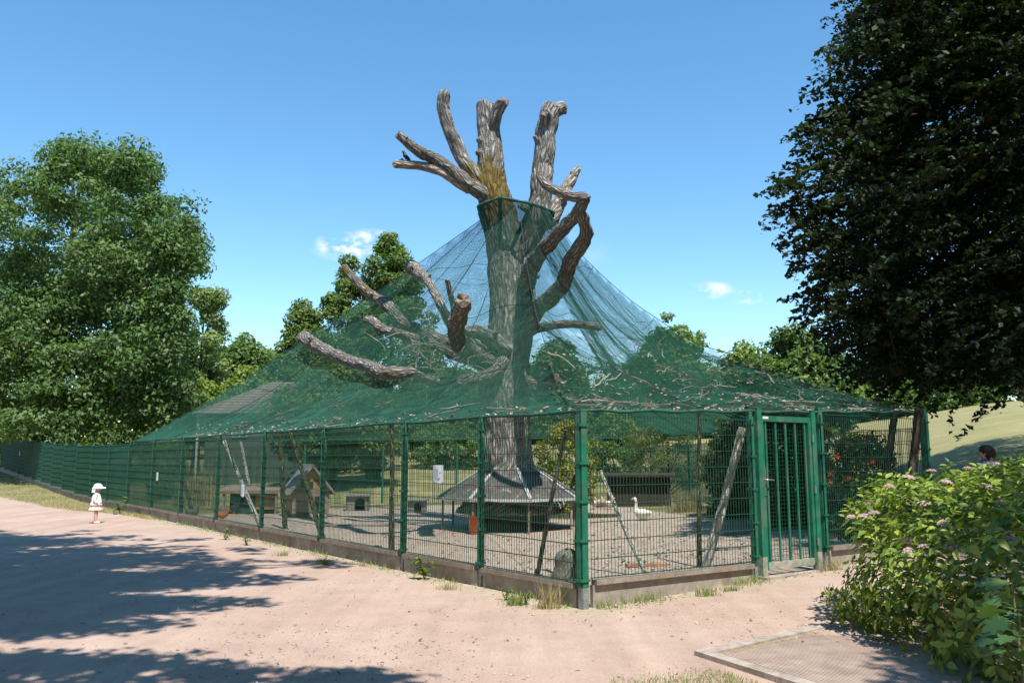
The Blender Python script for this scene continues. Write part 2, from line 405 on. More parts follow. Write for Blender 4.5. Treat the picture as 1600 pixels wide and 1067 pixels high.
# ------------------------------------------------------------------ ground
def build_ground():
    xs = np.concatenate([[-900, -500, -300, -180, -120, -90, -70, -55, -46, -40], np.arange(-36, 16, 0.25), np.arange(16, 40, 1.0), [44, 50, 60, 75, 95, 130, 200, 320, 550, 900]])
    ys = np.concatenate([[-300, -120, -50, -25, -12, -6, -2, 0, 1, 2, 2.6], np.arange(3, 34, 0.25), np.arange(34, 60, 0.8), np.arange(60, 100, 4), [105, 120, 150, 200, 300, 500, 900]])
    X, Y = np.meshgrid(xs, ys); Z = gz(X, Y)
    near = (np.abs(X) < 40) & (Y < 60)
    Z = Z + np.where(near, 0.012 * np.sin(X * 1.3 + 0.7 * np.sin(Y)) * np.sin(Y * 1.1), 0)
    nx, ny = len(xs), len(ys)
    # signed distance to the fence lines (positive = inside the enclosure)
    def side(A, D, inward):
        return (X - A.x) * inward.x + (Y - A.y) * inward.y
    inL = Vector((DL.y, -DL.x, 0)); inR = Vector((-DR.y, DR.x, 0))
    dL = side(C, DL, inL); dR = side(C, DR, inR)
    eR = (Bc - Rc).normalized(); eL = (Bc - Lc).normalized()
    dBL = side(Rc, eR, Vector((-eR.y, eR.x, 0))); dBR = side(Lc, eL, Vector((eL.y, -eL.x, 0)))
    inside = np.minimum(np.minimum(dL, dR), np.minimum(dBL, dBR))
    behind = np.minimum(dL, dR)
    dt = np.hypot(X - TREE.x, Y - TREE.y)
    sand = sstep(inside, -0.3, 0.1) * (1 - 0.75 * sstep(X * -0.6 + Y * 0.8, 25.0, 28.5))
    # verge between the path and the far left fence
    tl = (X - C.x) * DL.x + (Y - C.y) * DL.y
    vergew = 0.25 + 1.3 * sstep(tl, 18, 26) + 1.5 * sstep(tl, 26, 40)
    verge = sstep(dL, -vergew - 0.5, -vergew + 0.5) * sstep(tl, 15, 21)
    beyond = sstep(behind, -0.05, 0.25) * (1 - sstep(inside, -0.2, 0.2))
    rightm = sstep(X * 0.8 + Y * 0.2, 7.6, 8.8) * sstep(Y, 8, 10)
    left_off = sstep(-X + 0.0 * Y, 27, 32)
    patch = np.exp(-(((X - 0.95) / 0.55) ** 2 + ((Y - 5.75) / 0.45) ** 2)) * 1.1
    grass = np.clip(np.maximum.reduce([verge * 0.85, beyond, rightm, left_off * (Y > 2), patch]), 0, 1)
    far = sstep(np.hypot(X, Y), 60, 75); grass = np.maximum(grass, far)
    dfence = np.minimum(np.abs(dL) + 9 * (dR < -0.3), np.abs(dR) + 9 * (dL < -0.3))
    dirt = 0.72 * np.exp(-(dfence / 0.55) ** 2) * (inside < 0.15)
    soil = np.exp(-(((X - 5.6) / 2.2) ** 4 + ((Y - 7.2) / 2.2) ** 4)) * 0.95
    cls = np.zeros_like(X, dtype=int)
    cls[grass > 0.5] = 1; cls[(sand > 0.5) & (grass <= 0.5)] = 2
    idx = np.arange(nx * ny).reshape(ny, nx)
    q = np.stack([idx[:-1, :-1], idx[:-1, 1:], idx[1:, 1:], idx[1:, :-1]], -1).reshape(-1, 4)
    cf = cls[:-1, :-1].ravel()
    V = np.stack([X.ravel(), Y.ravel(), Z.ravel()], 1)
    for k, nm in ((0, 'path'), (1, 'meadow'), (2, 'enclosure_ground')):
        f = q[cf == k]; used = np.unique(f); remap = np.zeros(len(V), int); remap[used] = np.arange(len(used))
        o = mesh_np(nm, V[used], remap[f], M['ground'], kind='structure')
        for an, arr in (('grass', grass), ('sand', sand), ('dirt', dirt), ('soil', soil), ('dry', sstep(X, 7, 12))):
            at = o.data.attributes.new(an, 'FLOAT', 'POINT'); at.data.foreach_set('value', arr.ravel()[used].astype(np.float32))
        o.data.polygons.foreach_set('use_smooth', np.ones(len(f), bool))
build_ground()

# ------------------------------------------------------------------ fence
def panel_mesh(w, cache={}):
    k = round(w, 2)
    if k in cache: return cache[k]
    mb = MB(); h = 1.83; r = 0.0047
    n = int(round(w / 0.05)); st = w / n
    for i in range(n + 1):
        x = i * st
        if i == n: x -= 0.004
        if i == 0: x += 0.004
        mb.add([(x - r, 0, 0), (x, -r, 0), (x + r, 0, 0), (x, r, 0), (x - r, 0, h), (x, -r, h), (x + r, 0, h), (x, r, h)],
               [(0, 1, 5, 4), (1, 2, 6, 5), (2, 3, 7, 6), (3, 0, 4, 7)])
    for j in range(10):
        z = 0.012 + j * 0.2
        for y in (-0.0075, 0.0075):
            mb.box((w / 2, y, z), (w, 0.0075, 0.0085))
    me = mb.build('panel', M['wire_green']); data = me.data; bpy.data.objects.remove(me)
    cache[k] = data; return data
def post_mesh(h, big, cache={}):
    k = (round(h, 2), big)
    if k in cache: return cache[k]
    out = []
    s = 0.085 if big else 0.055
    mb = MB(); mb.box((0, 0, 0.22 + (h - 0.22) / 2), (s, s, h - 0.22)); mb.box((0, 0, h + 0.006), (s + 0.008, s + 0.008, 0.02))
    mb.box((0, 0.5 * s + 0.026, 0.22 + (h - 0.26) / 2), (s * 0.72, 0.006, h - 0.27))
    o = mb.build('post', M['green_paint']); out.append(o.data); bpy.data.objects.remove(o)
    mb = MB(); mb.box((0, 0, -0.02), (s * 0.985, s * 0.985, 0.48))
    o = mb.build('foot', M['galv']); out.append(o.data); bpy.data.objects.remove(o)
    mb = MB(); mb.box((0, 0.012, 0), (s + 0.03, s + 0.05, 0.028)); mb.box((0, 0.5 * s + 0.042, 0), (0.02, 0.012, 0.02))
    o = mb.build('clip', M['green_paint']); out.append(o.data); bpy.data.objects.remove(o)
    cache[k] = out; return out
def place(name, data, loc, rz, parent):
    o = link(name, data, parent); o.location = loc; o.rotation_euler = (0, 0, rz); return o

def fence_post(root, p, rz, h, big=False):
    m = post_mesh(h, big)
    po = place('post', m[0], p, rz, root)
    place('foot', m[1], (0, 0, 0), 0, po)
    for k in range(5):
        place('clip', m[2], (0, 0, 0.3 + k * 0.425), 0, po)
    return po
def fence_run(root, D, out_sign, spans, z_of, feet=True):
    """spans: list of (d0, d1); panels, plinth boards and caps between posts"""
    ang = math.atan2(D.y, D.x)
    nrm = Vector((-D.y, D.x, 0)) * out_sign
    rng = random.Random(5)
    for d0, d1 in spans:
        a = C + D * d0; b = C + D * d1
        z = (gzf(a.x, a.y) + gzf(b.x, b.y)) / 2
        w = d1 - d0
        o = place('panel', panel_mesh(w), a + nrm * 0.052 + Vector((0, 0, z + 0.27)) - Vector(root.location), ang, root)
        mb = MB(); m2 = Matrix.Rotation(ang, 3, 'Z')
        mid = (a + b) / 2
        mb.box(mid + Vector((0, 0, z + 0.02)) + nrm * 0.0, (w - 0.09, 0.05, 0.36), m2)
        fix(mb.build('plinth_board', M['concrete']), root)
        mb = MB()
        tilt = Matrix.Rotation(rng.uniform(-0.006, 0.006), 3, 'Y')
        mb.box(mid + Vector((0, 0, z + 0.2275)) + nrm * 0.022, (w - 0.13, 0.10, 0.055), m2 @ tilt)
        fix(mb.build('cap_board', M['cap']), root)

fl = empty('wire_fence', (C.x, C.y, 0), 0, 'long green wire panel fence running from the corner post past the toddler', 'fence', 'green wire mesh fences')
rzL = math.atan2(DL.y, DL.x)
for i, t in enumerate(LT):
    p = C + DL * t
    fence_post(fl, Vector((p.x, p.y, gzf(p.x, p.y))) - Vector(fl.location), rzL, 2.17 if i else 2.16, i == 0)
fence_run(fl, DL, 1, [(LT[i] + (0.02 if i else 0.05), LT[i + 1] - 0.02) for i in range(len(LT) - 1)], None)

GL, GRr = 2.93, 4.16      # gate opening along the right side
p0 = C + DR * 0.05
fr = empty('wire_fence', (p0.x, p0.y, 0), 0, 'short green wire panel fence between the corner post and the gate', 'fence', 'green wire mesh fences')
rzR = math.atan2(DR.y, DR.x) + math.pi
p = C + DR * (GL - 0.11); fence_post(fr, Vector((p.x, p.y, gzf(p.x, p.y))) - Vector(fr.location), rzR, 2.14)
fence_run(fr, DR, -1, [(0.07, GL - 0.13)], None)
p1 = C + DR * (GRr + 0.12)
fr2 = empty('wire_fence', (p1.x, p1.y, 0), 0, 'short green wire panel fence right of the gate with a shrub behind it', 'fence', 'green wire mesh fences')
for d in (GRr + 0.12, RD):
    p = C + DR * d; fence_post(fr2, Vector((p.x, p.y, gzf(p.x, p.y))) - Vector(fr2.location), rzR, 2.2, d == RD)
fence_run(fr2, DR, -1, [(GRr + 0.15, RD - 0.03)], None)
# back and far sides of the enclosure
fb = empty('wire_fence', (Rc.x, Rc.y, 0), 0, 'green wire panel fence closing the back of the enclosure, seen through it', 'fence', 'green wire mesh fences')
for D, A, ln in (((Bc - Rc).normalized(), Rc, (Bc - Rc).length), ((Bc - Lc).normalized(), Lc, (Bc - Lc).length)):
    ang = math.atan2(D.y, D.x); n = round(ln / 2.86); w = ln / n
    for i in range(n):
        a = A + D * (w * i); z = gzf(*(a + D * w / 2).xy)
        place('panel', panel_mesh(w), a + Vector((0, 0, z + 0.1)) - Vector(fb.location), ang, fb)
        pp = A + D * (w * (i + 1))
        place('post', post_mesh(2.17, False)[0], Vector((pp.x, pp.y, gzf(pp.x, pp.y) - 0.1)) - Vector(fb.location), ang, fb)

# green shade cloth on the far left stretch
def cloth_mat(name, col, alpha):
    m, N, L, b = mat(name)
    co = coords(N)
    c = ramp(N, L, noise_node(N, L, co, 1.5, 6, 0.6), [(0.3, [q * 0.75 for q in col]), (0.7, [q * 1.2 for q in col])])
    st = ramp(N, L, noise_node(N, L, vscale(N, L, co, (1, 1, 2)), 4, 7, 0.8), [(0.63, (0, 0, 0)), (0.74, (1, 1, 1))])
    c = mix(N, L, math_n(N, L, 'MULTIPLY', st, 0.35), c, (0.25, 0.30, 0.25))
    L.new(c, b.inputs['Base Color']); b.inputs['Roughness'].default_value = 0.8; b.inputs['Alpha'].default_value = alpha
    return m
M['cloth'] = cloth_mat('green_windbreak_fabric', (0.03, 0.34, 0.23), 0.8)
M['cloth_thin'] = cloth_mat('thin_green_netting', (0.03, 0.26, 0.165), 0.42)
for i in range(6, len(LT) - 1):
    thin = i < 8
    a = C + DL * (LT[i] + 0.03); b = C + DL * (LT[i + 1] - 0.03)
    nin = Vector((DL.y, -DL.x, 0)) * 0.045
    za = (gzf(a.x, a.y) + gzf(b.x, b.y)) / 2
    mb = MB(); nu, nv = 10, 8; vv = []
    for u in range(nu + 1):
        for v in range(nv + 1):
            q = a.lerp(b, u / nu) + nin * (1 + 0.3 * math.sin(u * 1.9 + i) * math.sin(v * 1.3))
            vv.append((q.x, q.y, za + 0.26 + 1.84 * v / nv))
    mb.add(vv, [(u * (nv + 1) + v, (u + 1) * (nv + 1) + v, (u + 1) * (nv + 1) + v + 1, u * (nv + 1) + v + 1) for u in range(nu) for v in range(nv)], smooth=True)
    fix(mb.build('shade_cloth', M['cloth_thin' if thin else 'cloth']), fl)

# ------------------------------------------------------------------ gate
def build_gate():
    a = C + DR * GL; b = C + DR * GRr
    base = (a + b) / 2
    root = empty('gate', (base.x, base.y, gzf(base.x, base.y)), math.atan2(DR.y, DR.x), 'green steel gate with vertical bars and square mesh behind', 'gate')
    w = GRr - GL; hw = w / 2
    for s in (-1, 1):
        mb = MB(); mb.box((s * (hw - 0.045), 0, 1.22), (0.09, 0.09, 1.92)); mb.box((s * (hw - 0.045), 0, 2.185), (0.095, 0.095, 0.012))
        po = mb.build('post', M['green_paint'], root)
        mb = MB(); mb.box((s * (hw - 0.045), 0, 0.08), (0.0895, 0.0895, 0.36)); mb.build('foot', M['dusty_green'], po)
    fw = hw - 0.115
    mb = MB()
    for s in (-1, 1): mb.box((s * fw, 0, 1.1), (0.055, 0.05, 1.98))
    fr_ = mb.build('stile', M['green_paint'], root)
    mb = MB(); mb.box((0, 0, 2.055), (2 * fw - 0.056, 0.048, 0.075)); mb.build('top_rail', M['green_paint'], root)
    mb = MB(); mb.box((0, 0, 0.135), (2 * fw - 0.056, 0.048, 0.09)); mb.build('bottom_rail', M['dusty_green'], root)
    for i in range(5):
        x = -fw + 0.09 + i * (2 * fw - 0.18) / 4
        mb = MB(); mb.box((x, 0.0, 1.1), (0.028, 0.02, 1.84)); mb.build('bar', M['green_paint'], root)
    mb = MB()
    n = 17
    for i in range(n): mb.box((-fw + 0.03 + i * (2 * fw - 0.06) / (n - 1), 0.022, 1.1), (0.0045, 0.0045, 1.86))
    for i in range(36): mb.box((0, 0.0275, 0.19 + i * 0.052), (2 * fw - 0.04, 0.0045, 0.0045))
    mb.build('mesh_infill', M['wire_green'], root)
    # lock case, handle, name plate, wear plate
    mb = MB(); mb.box((-fw - 0.004, -0.003, 1.22), (0.066, 0.06, 0.36)); lk = mb.build('lock_case', M['green_paint'], root)
    steel = plain('handle_steel', (0.42, 0.41, 0.39), 0.35, 0.15, 10, 0, 0.9)
    mb = MB(); tube(mb, [(-fw - 0.005, -0.03, 1.25), (-fw - 0.005, -0.075, 1.25), (-fw + 0.05, -0.08, 1.25), (-fw + 0.125, -0.078, 1.245)], [0.011, 0.011, 0.01, 0.009], 8, 3)
    mb.box((-fw - 0.005, -0.036, 1.23), (0.035, 0.006, 0.14)); mb.build('handle', steel, lk)
    mb = MB(); mb.box((-fw + 0.075, -0.027, 2.065), (0.11, 0.004, 0.032)); mb.build('name_plate', plain('pale_plate', (0.7, 0.7, 0.68), 0.5, 0.1, 10, 0), root)
    for z in (0.4, 1.1, 1.8):
        mb = MB(); mb.bar((hw - 0.09, -0.052, z - 0.05), (hw - 0.09, -0.052, z + 0.05), 0.02); mb.build('hinge', M['galv'], root)
    # thin dark bar standing in for the dark gap over the gate
    l = MB(); l.box((0, 0.09, 2.18), (w + 0.1, 0.06, 0.05), Matrix.Rotation(0.012, 3, 'Y')); l.build('gap_bar', plain('dark_gap_bar', (0.03, 0.026, 0.02), 0.9, 0.4, 9, 0.4), root)
    mb = MB(); mb.box((0, -0.03, -0.01), (w + 0.1, 0.22, 0.05)); mb.build('threshold', M['concrete'], root)
build_gate()

# ------------------------------------------------------------------ dead oak
DEP = lambda px, py, Y: P(px, py, Y)
def pr(w, p):  # photo pixel width -> radius in metres at p
    d = p.y * _c + (p.z - CAMZ) * _s
    return 0.5 * w * d / FPX
def limb_pts(spec, dy):
    """spec: (px, py, width) list; dy: depth of first and last point relative to the tree axis"""
    n = len(spec); pts = []; rr = []
    for i, (x, y, w) in enumerate(spec):
        k = i / (n - 1); p = P(x, y, dy[i] if len(dy) == n else TREE.y + dy[0] * (1 - k) + dy[1] * k)
        pts.append(p); rr.append(pr(w, p))
    return pts, rr
oak = empty('dead_oak', (TREE.x, TREE.y, 0), 0, 'big dead pollarded oak with sawn-off limbs rising out of the green net', 'tree')
def oak_part(name, spec, dy, m='bark_limb', cut='cut', nseg=30, sub=8, lump=0.10, lumpf=2.2, seed=1, label=None, cutk=0.45):
    pts, rr = limb_pts(spec, dy)
    mb = MB(); tube(mb, pts, rr, nseg, sub, lump * 1.25, lumpf * 1.5, seed, (False, True), 0, 1, cut=cutk, wob=0.32, ridge=0.11)
    r_ = random.Random(int(seed * 13))
    for q in range(max(1, len(pts) // 3)):       # knots and short broken snags
        k_ = r_.randint(1, len(pts) - 2); a_ = Vector((r_.uniform(-1, 1), r_.uniform(-1, 0.2), r_.uniform(-0.2, 1))).normalized(); R_ = rr[k_]
        if R_ < 0.05: continue
        tube(mb, [pts[k_], pts[k_] + a_ * R_ * 0.9, pts[k_] + a_ * R_ * r_.uniform(1.15, 1.9)], [R_ * 0.6, R_ * 0.4, R_ * 0.2], 8, 3, 0.3, 8, q, (False, True), 0, 1, cut=0.5)
    o = mb.build(name, [M[m], M[cut]]); fix(o, oak)
    if label: o['label'] = label
    return o
# trunk with flared foot
tp, tr_ = limb_pts([(795, 800, 170), (795, 775, 132), (795, 748, 96), (793, 712, 78), (790, 660, 76), (788, 612, 78), (792, 560, 68), (795, 500, 60), (793, 445, 58), (787, 395, 52), (783, 352, 54), (775, 318, 54), (768, 288, 48), (766, 240, 38), (763, 200, 35), (760, 165, 31)], (0, 0))
mb = MB(); tube(mb, tp, tr_, 72, 10, 0.09, 1.7, 3, (False, True), 0, 1, cut=0.4, ridge=0.07)
for kx, ky, kw in ((750, 218, 16), (748, 238, 14), (790, 395, 20)):   # knots
    p = P(kx, ky, TREE.y - 0.15); tube(mb, [p + Vector((0.15, 0.1, 0)), p, p + Vector((-0.05, -0.03, 0.03))], [pr(kw, p) * 1.2, pr(kw, p), pr(kw, p) * 0.5], 10, 3, 0.2, 6, 8)
fix(mb.build('trunk', [M['bark'], M['cut']]), oak)
oak_part('stem', [(802, 590, 46), (812, 540, 40), (818, 480, 34), (822, 430, 30), (829, 380, 30), (841, 335, 36), (847, 280, 33), (851, 235, 32), (855, 200, 32), (863, 168, 30)], (0.0, -0.1), 'bark', seed=4, nseg=36, lump=0.05)
oak_part('stub', [(856, 205, 18), (853, 190, 17), (851, 176, 17)], (-0.15, -0.5), 'bark', seed=5, lump=0.06)
oak_part('stub', [(858, 185, 22), (868, 176, 20), (877, 170, 17), (880, 176, 12)], (-0.05, 0.1), 'bark', seed=6)
oak_part('stub', [(766, 205, 20), (773, 190, 20), (779, 172, 20), (785, 159, 20)], (-0.1, -0.45), 'bark', seed=7, lump=0.05)
oak_part('limb', [(768, 312, 30), (752, 290, 26), (735, 266, 23), (716, 235, 22), (704, 208, 20), (697, 185, 20), (694, 165, 20), (695, 149, 19)], (-0.1, -0.6), 'bark', seed=8)
oak_part('limb', [(766, 310, 24), (745, 297, 24), (722, 279, 22), (700, 262, 19), (680, 250, 18), (664, 243, 19), (648, 232, 16), (634, 219, 14), (621, 210, 13)], (-0.2, -1.0), seed=9)
WHITE = oak_part('limb', [(735, 296, 18), (712, 281, 17), (690, 268, 15), (668, 261, 14), (648, 258, 13), (630, 257, 13), (616, 256, 12)], (-0.3, -0.8), 'bark_pale', 'cut_pale', seed=10, label='short limb with bare whitish end where the blackbird sits')
oak_part('limb', [(852, 352, 30), (864, 334, 26), (874, 315, 23), (884, 296, 18), (893, 280, 15), (903, 263, 11)], (0.3, 0.5), 'bark_pale', 'cut_pale', seed=11, lump=0.18)
oak_part('limb', [(822, 445, 26), (836, 408, 24), (850, 390, 23), (866, 372, 22), (884, 355, 21), (902, 334, 20), (913, 310, 17), (898, 309, 15), (884, 305, 15), (868, 298, 14), (852, 288, 13), (845, 279, 12), (843, 270, 10)], (19.7, 18.6, 18.0, 17.5, 17.0, 16.4, 15.8, 15.8, 15.9, 16.0, 16.2, 16.4, 16.5), seed=12, lump=0.16, lumpf=3)
oak_part('limb', [(820, 515, 30), (838, 486, 26), (856, 470, 26), (872, 456, 25), (884, 437, 24), (890, 412, 24), (903, 390, 23), (916, 366, 22), (914, 345, 18), (908, 330, 17), (914, 309, 15)], (19.9, 19.4, 19, 18.6, 18.2, 17.5, 17.0, 16.5, 16.2, 16.0, 15.8), seed=13, lump=0.14, lumpf=3)
oak_part('limb', [(818, 522, 18), (840, 513, 15), (866, 508, 13), (892, 506, 12), (915, 508, 12), (937, 513, 11)], (0, -0.8), seed=14)
oak_part('limb', [(775, 560, 24), (740, 538, 18), (718, 520, 16), (702, 504, 16), (689, 478, 14), (678, 455, 13), (666, 436, 14), (654, 425, 19), (646, 420, 24), (640, 417, 22)], (20, 19.6, 19.2, 18.9, 18.6, 18.9, 19.6, 20.2, 20.5, 20.7), 'bark_limb', 'cut_pale', seed=15, lump=0.16)
oak_part('limb', [(716, 508, 12), (709, 480, 10), (703, 458, 9), (699, 437, 8)], (-1.0, -1.5), seed=16)
oak_part('limb', [(765, 570, 34), (735, 552, 30), (716, 532, 27), (714, 508, 26), (719, 486, 26), (724, 470, 26)], (19.6, 19.0, 18.3, 17.3, 16.3, 15.6), seed=17, lump=0.12, label='dark limb stub pointing at the viewer')
oak_part('limb', [(770, 560, 26), (720, 545, 22), (672, 524, 19), (640, 508, 18), (622, 496, 18), (606, 478, 20), (586, 465, 16), (566, 450, 14), (550, 434, 13), (537, 417, 13)], (20.1, 20.2, 20.4, 20.6, 20.8, 20.95, 21.2, 21.2, 21.2, 21.2), seed=18, lump=0.16)
oak_part('limb', [(768, 572, 22), (722, 558, 18), (690, 545, 16), (660, 532, 15), (632, 524, 15), (605, 516, 14), (586, 505, 14), (572, 500, 13)], (20, 19.9, 19.8, 19.8, 19.8, 19.9, 20.2, 20.5), seed=19, lump=0.16)
oak_part('limb', [(790, 555, 24), (777, 575, 19), (758, 588, 18), (730, 595, 18), (700, 597, 17), (668, 592, 15), (640, 581, 16), (618, 582, 20), (600, 582, 21), (575, 573, 20), (545, 563, 18), (518, 552, 18), (494, 539, 21), (472, 526, 20)], (19.7, 19.3, 19.0, 18.5, 18.0, 17.4, 16.9, 16.75, 17.0, 18.25, 19.2, 20.3, 21.4, 22.3), 'bark_limb', 'cut_pale', seed=20, lump=0.16)
oak_part('limb', [(792, 545, 30), (765, 527, 24), (744, 518, 20), (728, 522, 16)], (-0.4, -1.4), 'bark', seed=21, lump=0.18)
oak_part('stub', [(815, 600, 26), (840, 598, 18), (858, 597, 17), (872, 590, 16)], (-0.3, -0.9), seed=22, lump=0.12)
oak_part('stub', [(818, 600, 24), (836, 606, 16), (850, 610, 14)], (-0.3, -0.7), seed=23, lump=0.12)
# fine dead twigs that still hang on the lower limbs
rng = random.Random(11)
mb = MB()
for i in range(70):
    x = rng.gauss(700, 42); y = rng.gauss(555, 24); Y = TREE.y + rng.uniform(-2.2, 0.3)
    p = P(x, y, Y); d = Vector((rng.uniform(-1, 1), rng.uniform(-0.5, 0.5), rng.uniform(-0.5, 0.9))).normalized()
    pts = [p]; L = rng.uniform(0.35, 1.1)
    for k in range(4):
        d = (d + Vector((rng.uniform(-.5, .5), rng.uniform(-.4, .4), rng.uniform(-.5, .4)))).normalized(); pts.append(pts[-1] + d * L / 4)
    tube(mb, pts, [0.012, 0.010, 0.008, 0.006, 0.003], 4, 2, caps=(False, False))
tw = fix(mb.build('dead_twigs', M['twig']), oak); tw['kind'] = 'stuff'

# ------------------------------------------------------------------ net
RING_Z = P(800, 332, TREE.y).z
RC = P(806, 322, TREE.y); RC.z = RING_Z
RR = 1.0
def ring_pt(a, z=0.0): return Vector((RC.x + RR * math.cos(a), RC.y + RR * math.sin(a), RC.z + z - 0.10 * math.cos(a) + 0.05 * math.sin(3 * a + 1)))
corners = [Lc, C, Rc, Bc]
cz = [gzf(p.x, p.y) + 2.16 for p in corners]
bot = [Vector((p.x, p.y, z)) for p, z in zip(corners, cz)]
top = []
for p in corners:
    d = (Vector((p.x, p.y, 0)) - Vector((RC.x, RC.y, 0))).normalized()
    top.append(Vector((RC.x + d.x * RR, RC.y + d.y * RR, RING_Z - 0.05)))
SAG = [1.14, 1.6, 1.25, 1.3]; SAGV = [0.0, 0.2, 1.05, 0.2]     # how hollow each ridge hangs
def net_pt(i, u, v):
    j = (i + 1) % 4
    A = bot[i].lerp(bot[j], u); B = top[i].lerp(top[j], u)
    p = A.lerp(B, v)
    e = (SAG[i] + SAGV[i] * v) * (1 - u) + (SAG[j] + SAGV[j] * v) * u
    zz = A.z + (B.z - A.z) * (v ** e)
    hang = 0.30 * 4 * u * (1 - u) * math.sin(math.pi * v ** 0.8) * min(1.0, v * 2.5)
    wob = 0.06 * math.sin(u * 23 + i) * math.sin(v * math.pi) + 0.05 * math.sin(u * 9.0 + v * 13 + i * 2)* math.sin(v * math.pi)
    wob += 0.035 * mnoise.noise(Vector((u * 40 + 7 * i, v * 22, 1.3))) * math.sin(math.pi * v) + 0.05 * mnoise.noise(Vector((u * 14, v * 9 + 5 * i, 4.1))) * math.sin(math.pi * v)
    p.z = zz - hang + wob
    return p
def net_face(i, sp=0.042, r=0.0030):
    j = (i + 1) % 4
    W = (bot[j] - bot[i]).length
    e = (bot[j] - bot[i]); e.z = 0; e.normalize()
    ot = (top[i] - bot[i]).dot(e); wt = (top[j] - top[i]).dot(e)
    V = []; F = []
    def poly(pts):
        o = len(V)
        for k, p in enumerate(pts):
            t = (pts[min(k + 1, len(pts) - 1)] - pts[max(k - 1, 0)]); t.normalize()
            x = t.cross(Vector((0, 0, 1)))
            x = x.normalized() if x.length > 1e-3 else Vector((1, 0, 0)); y = t.cross(x)
            V.append(p + x * r); V.append(p - x * r * 0.5 + y * r * 0.87); V.append(p - x * r * 0.5 - y * r * 0.87)
        for k in range(len(pts) - 1):
            b = o + 3 * k
            for q in range(3):
                F.append((b + q, b + (q + 1) % 3, b + 3 + (q + 1) % 3, b + 3 + q))
    # fall-line threads
    nst = 26
    for k in range(1, int(W / sp)):
        s = k * sp; pts = []
        for q in range(nst + 1):
            v = q / nst; den = (1 - v) * W + v * wt
            u = (s - v * ot) / den
            if u < 0 or u > 1: break
            pts.append(net_pt(i, u, v))
        if len(pts) > 1: poly(pts)
    # level threads
    mid = [net_pt(i, 0.5, q / 40) for q in range(41)]
    L = sum((mid[q + 1] - mid[q]).length for q in range(40)); n = int(L / sp)
    acc = [0]
    for q in range(40): acc.append(acc[-1] + (mid[q + 1] - mid[q]).length)
    for k in range(n + 1):
        v = float(np.interp(k * sp, acc, np.arange(41) / 40))
        m = max(3, int(((1 - v) * W + v * wt) / 0.7))
        poly([net_pt(i, q / m, v) for q in range(m + 1)])
    return np.array(V), np.array(F)
net = empty('aviary_net', (TREE.x, TREE.y, 0), 0, 'huge green bird net stretched like a tent from the dead oak to the fence', 'net')
for i in range(4):
    V, F = net_face(i)
    fix(mesh_np('net_panel', V, F, M['net']), net)
# ridge ropes, radial cables, hem ropes
for i in range(4):
    mb = MB(); tube(mb, [net_pt(i, 0, q / 16) for q in range(17)], [0.007] * 17, 6, 2, caps=(False, False)); fix(mb.build('ridge_rope', M['cable']), net)
    j = (i + 1) % 4
    mb = MB(); n = 24
    tube(mb, [net_pt(i, q / n, 0.0) + Vector((0, 0, 0.012 * math.sin(q * 2.1))) for q in range(n + 1)], [0.02] * (n + 1), 6, 2, 0.3, 5, i, caps=(True, True)); fix(mb.build('hem', M['net_band']), net)
    for u in (0.2, 0.4, 0.6, 0.8) if i in (0, 2) else (0.33, 0.67):
        mb = MB(); tube(mb, [net_pt(i, u, q / 14) + Vector((0, 0, 0.012)) for q in range(15)], [0.0075] * 15, 5, 2, caps=(False, False)); fix(mb.build('cable', M['cable']), net)
    for v in (0.34, 0.62, 0.82):
        mb = MB(); tube(mb, [net_pt(i, q / 14, v) + Vector((0, 0, 0.01)) for q in range(15)], [0.0055] * 15, 5, 2, caps=(False, False)); fix(mb.build('cable', M['cable']), net)
# top ring: octagonal beam frame wrapped in netting, braces and a torn skirt
NR = 8; ring = [ring_pt(2 * math.pi * (k + 0.5) / NR) for k in range(NR)]
for k in range(NR):
    a, b = ring[k], ring[(k + 1) % NR]
    mb = MB(); tube(mb, [a, a.lerp(b, 0.33), a.lerp(b, 0.66), b], [0.028, 0.045, 0.035, 0.03], 8, 3, 0.7, 9, k); fix(mb.build('ring_beam', M['net_band']), net)
    inner = Vector((RC.x + (a.x - RC.x) * 0.36 - 0.25, RC.y + (a.y - RC.y) * 0.36, RC.z - 1.0))
    mb = MB(); mb.bar(a, inner, 0.09, 0.06); fix(mb.build('brace', M['net_band']), net)
M['skirt'] = cloth_mat('torn_green_netting', (0.012, 0.06, 0.045), 0.62)
for k in range(NR):
    a, b = ring[k], ring[(k + 1) % NR]
    inn = lambda p, f: Vector((RC.x + (p.x - RC.x) * (1 - 0.55 * f) - 0.2 * f, RC.y + (p.y - RC.y) * (1 - 0.55 * f), RC.z - 0.95 * f))
    m_ = (a + b) / 2
    mb = MB(); mb.add([a + Vector((0, 0, -.03)), b + Vector((0, 0, -.03)), inn(b, 0.55), inn(m_, 1.0), inn(a, 0.55)], [(0, 1, 2, 3, 4)]); fix(mb.build('skirt', M['skirt']), net)

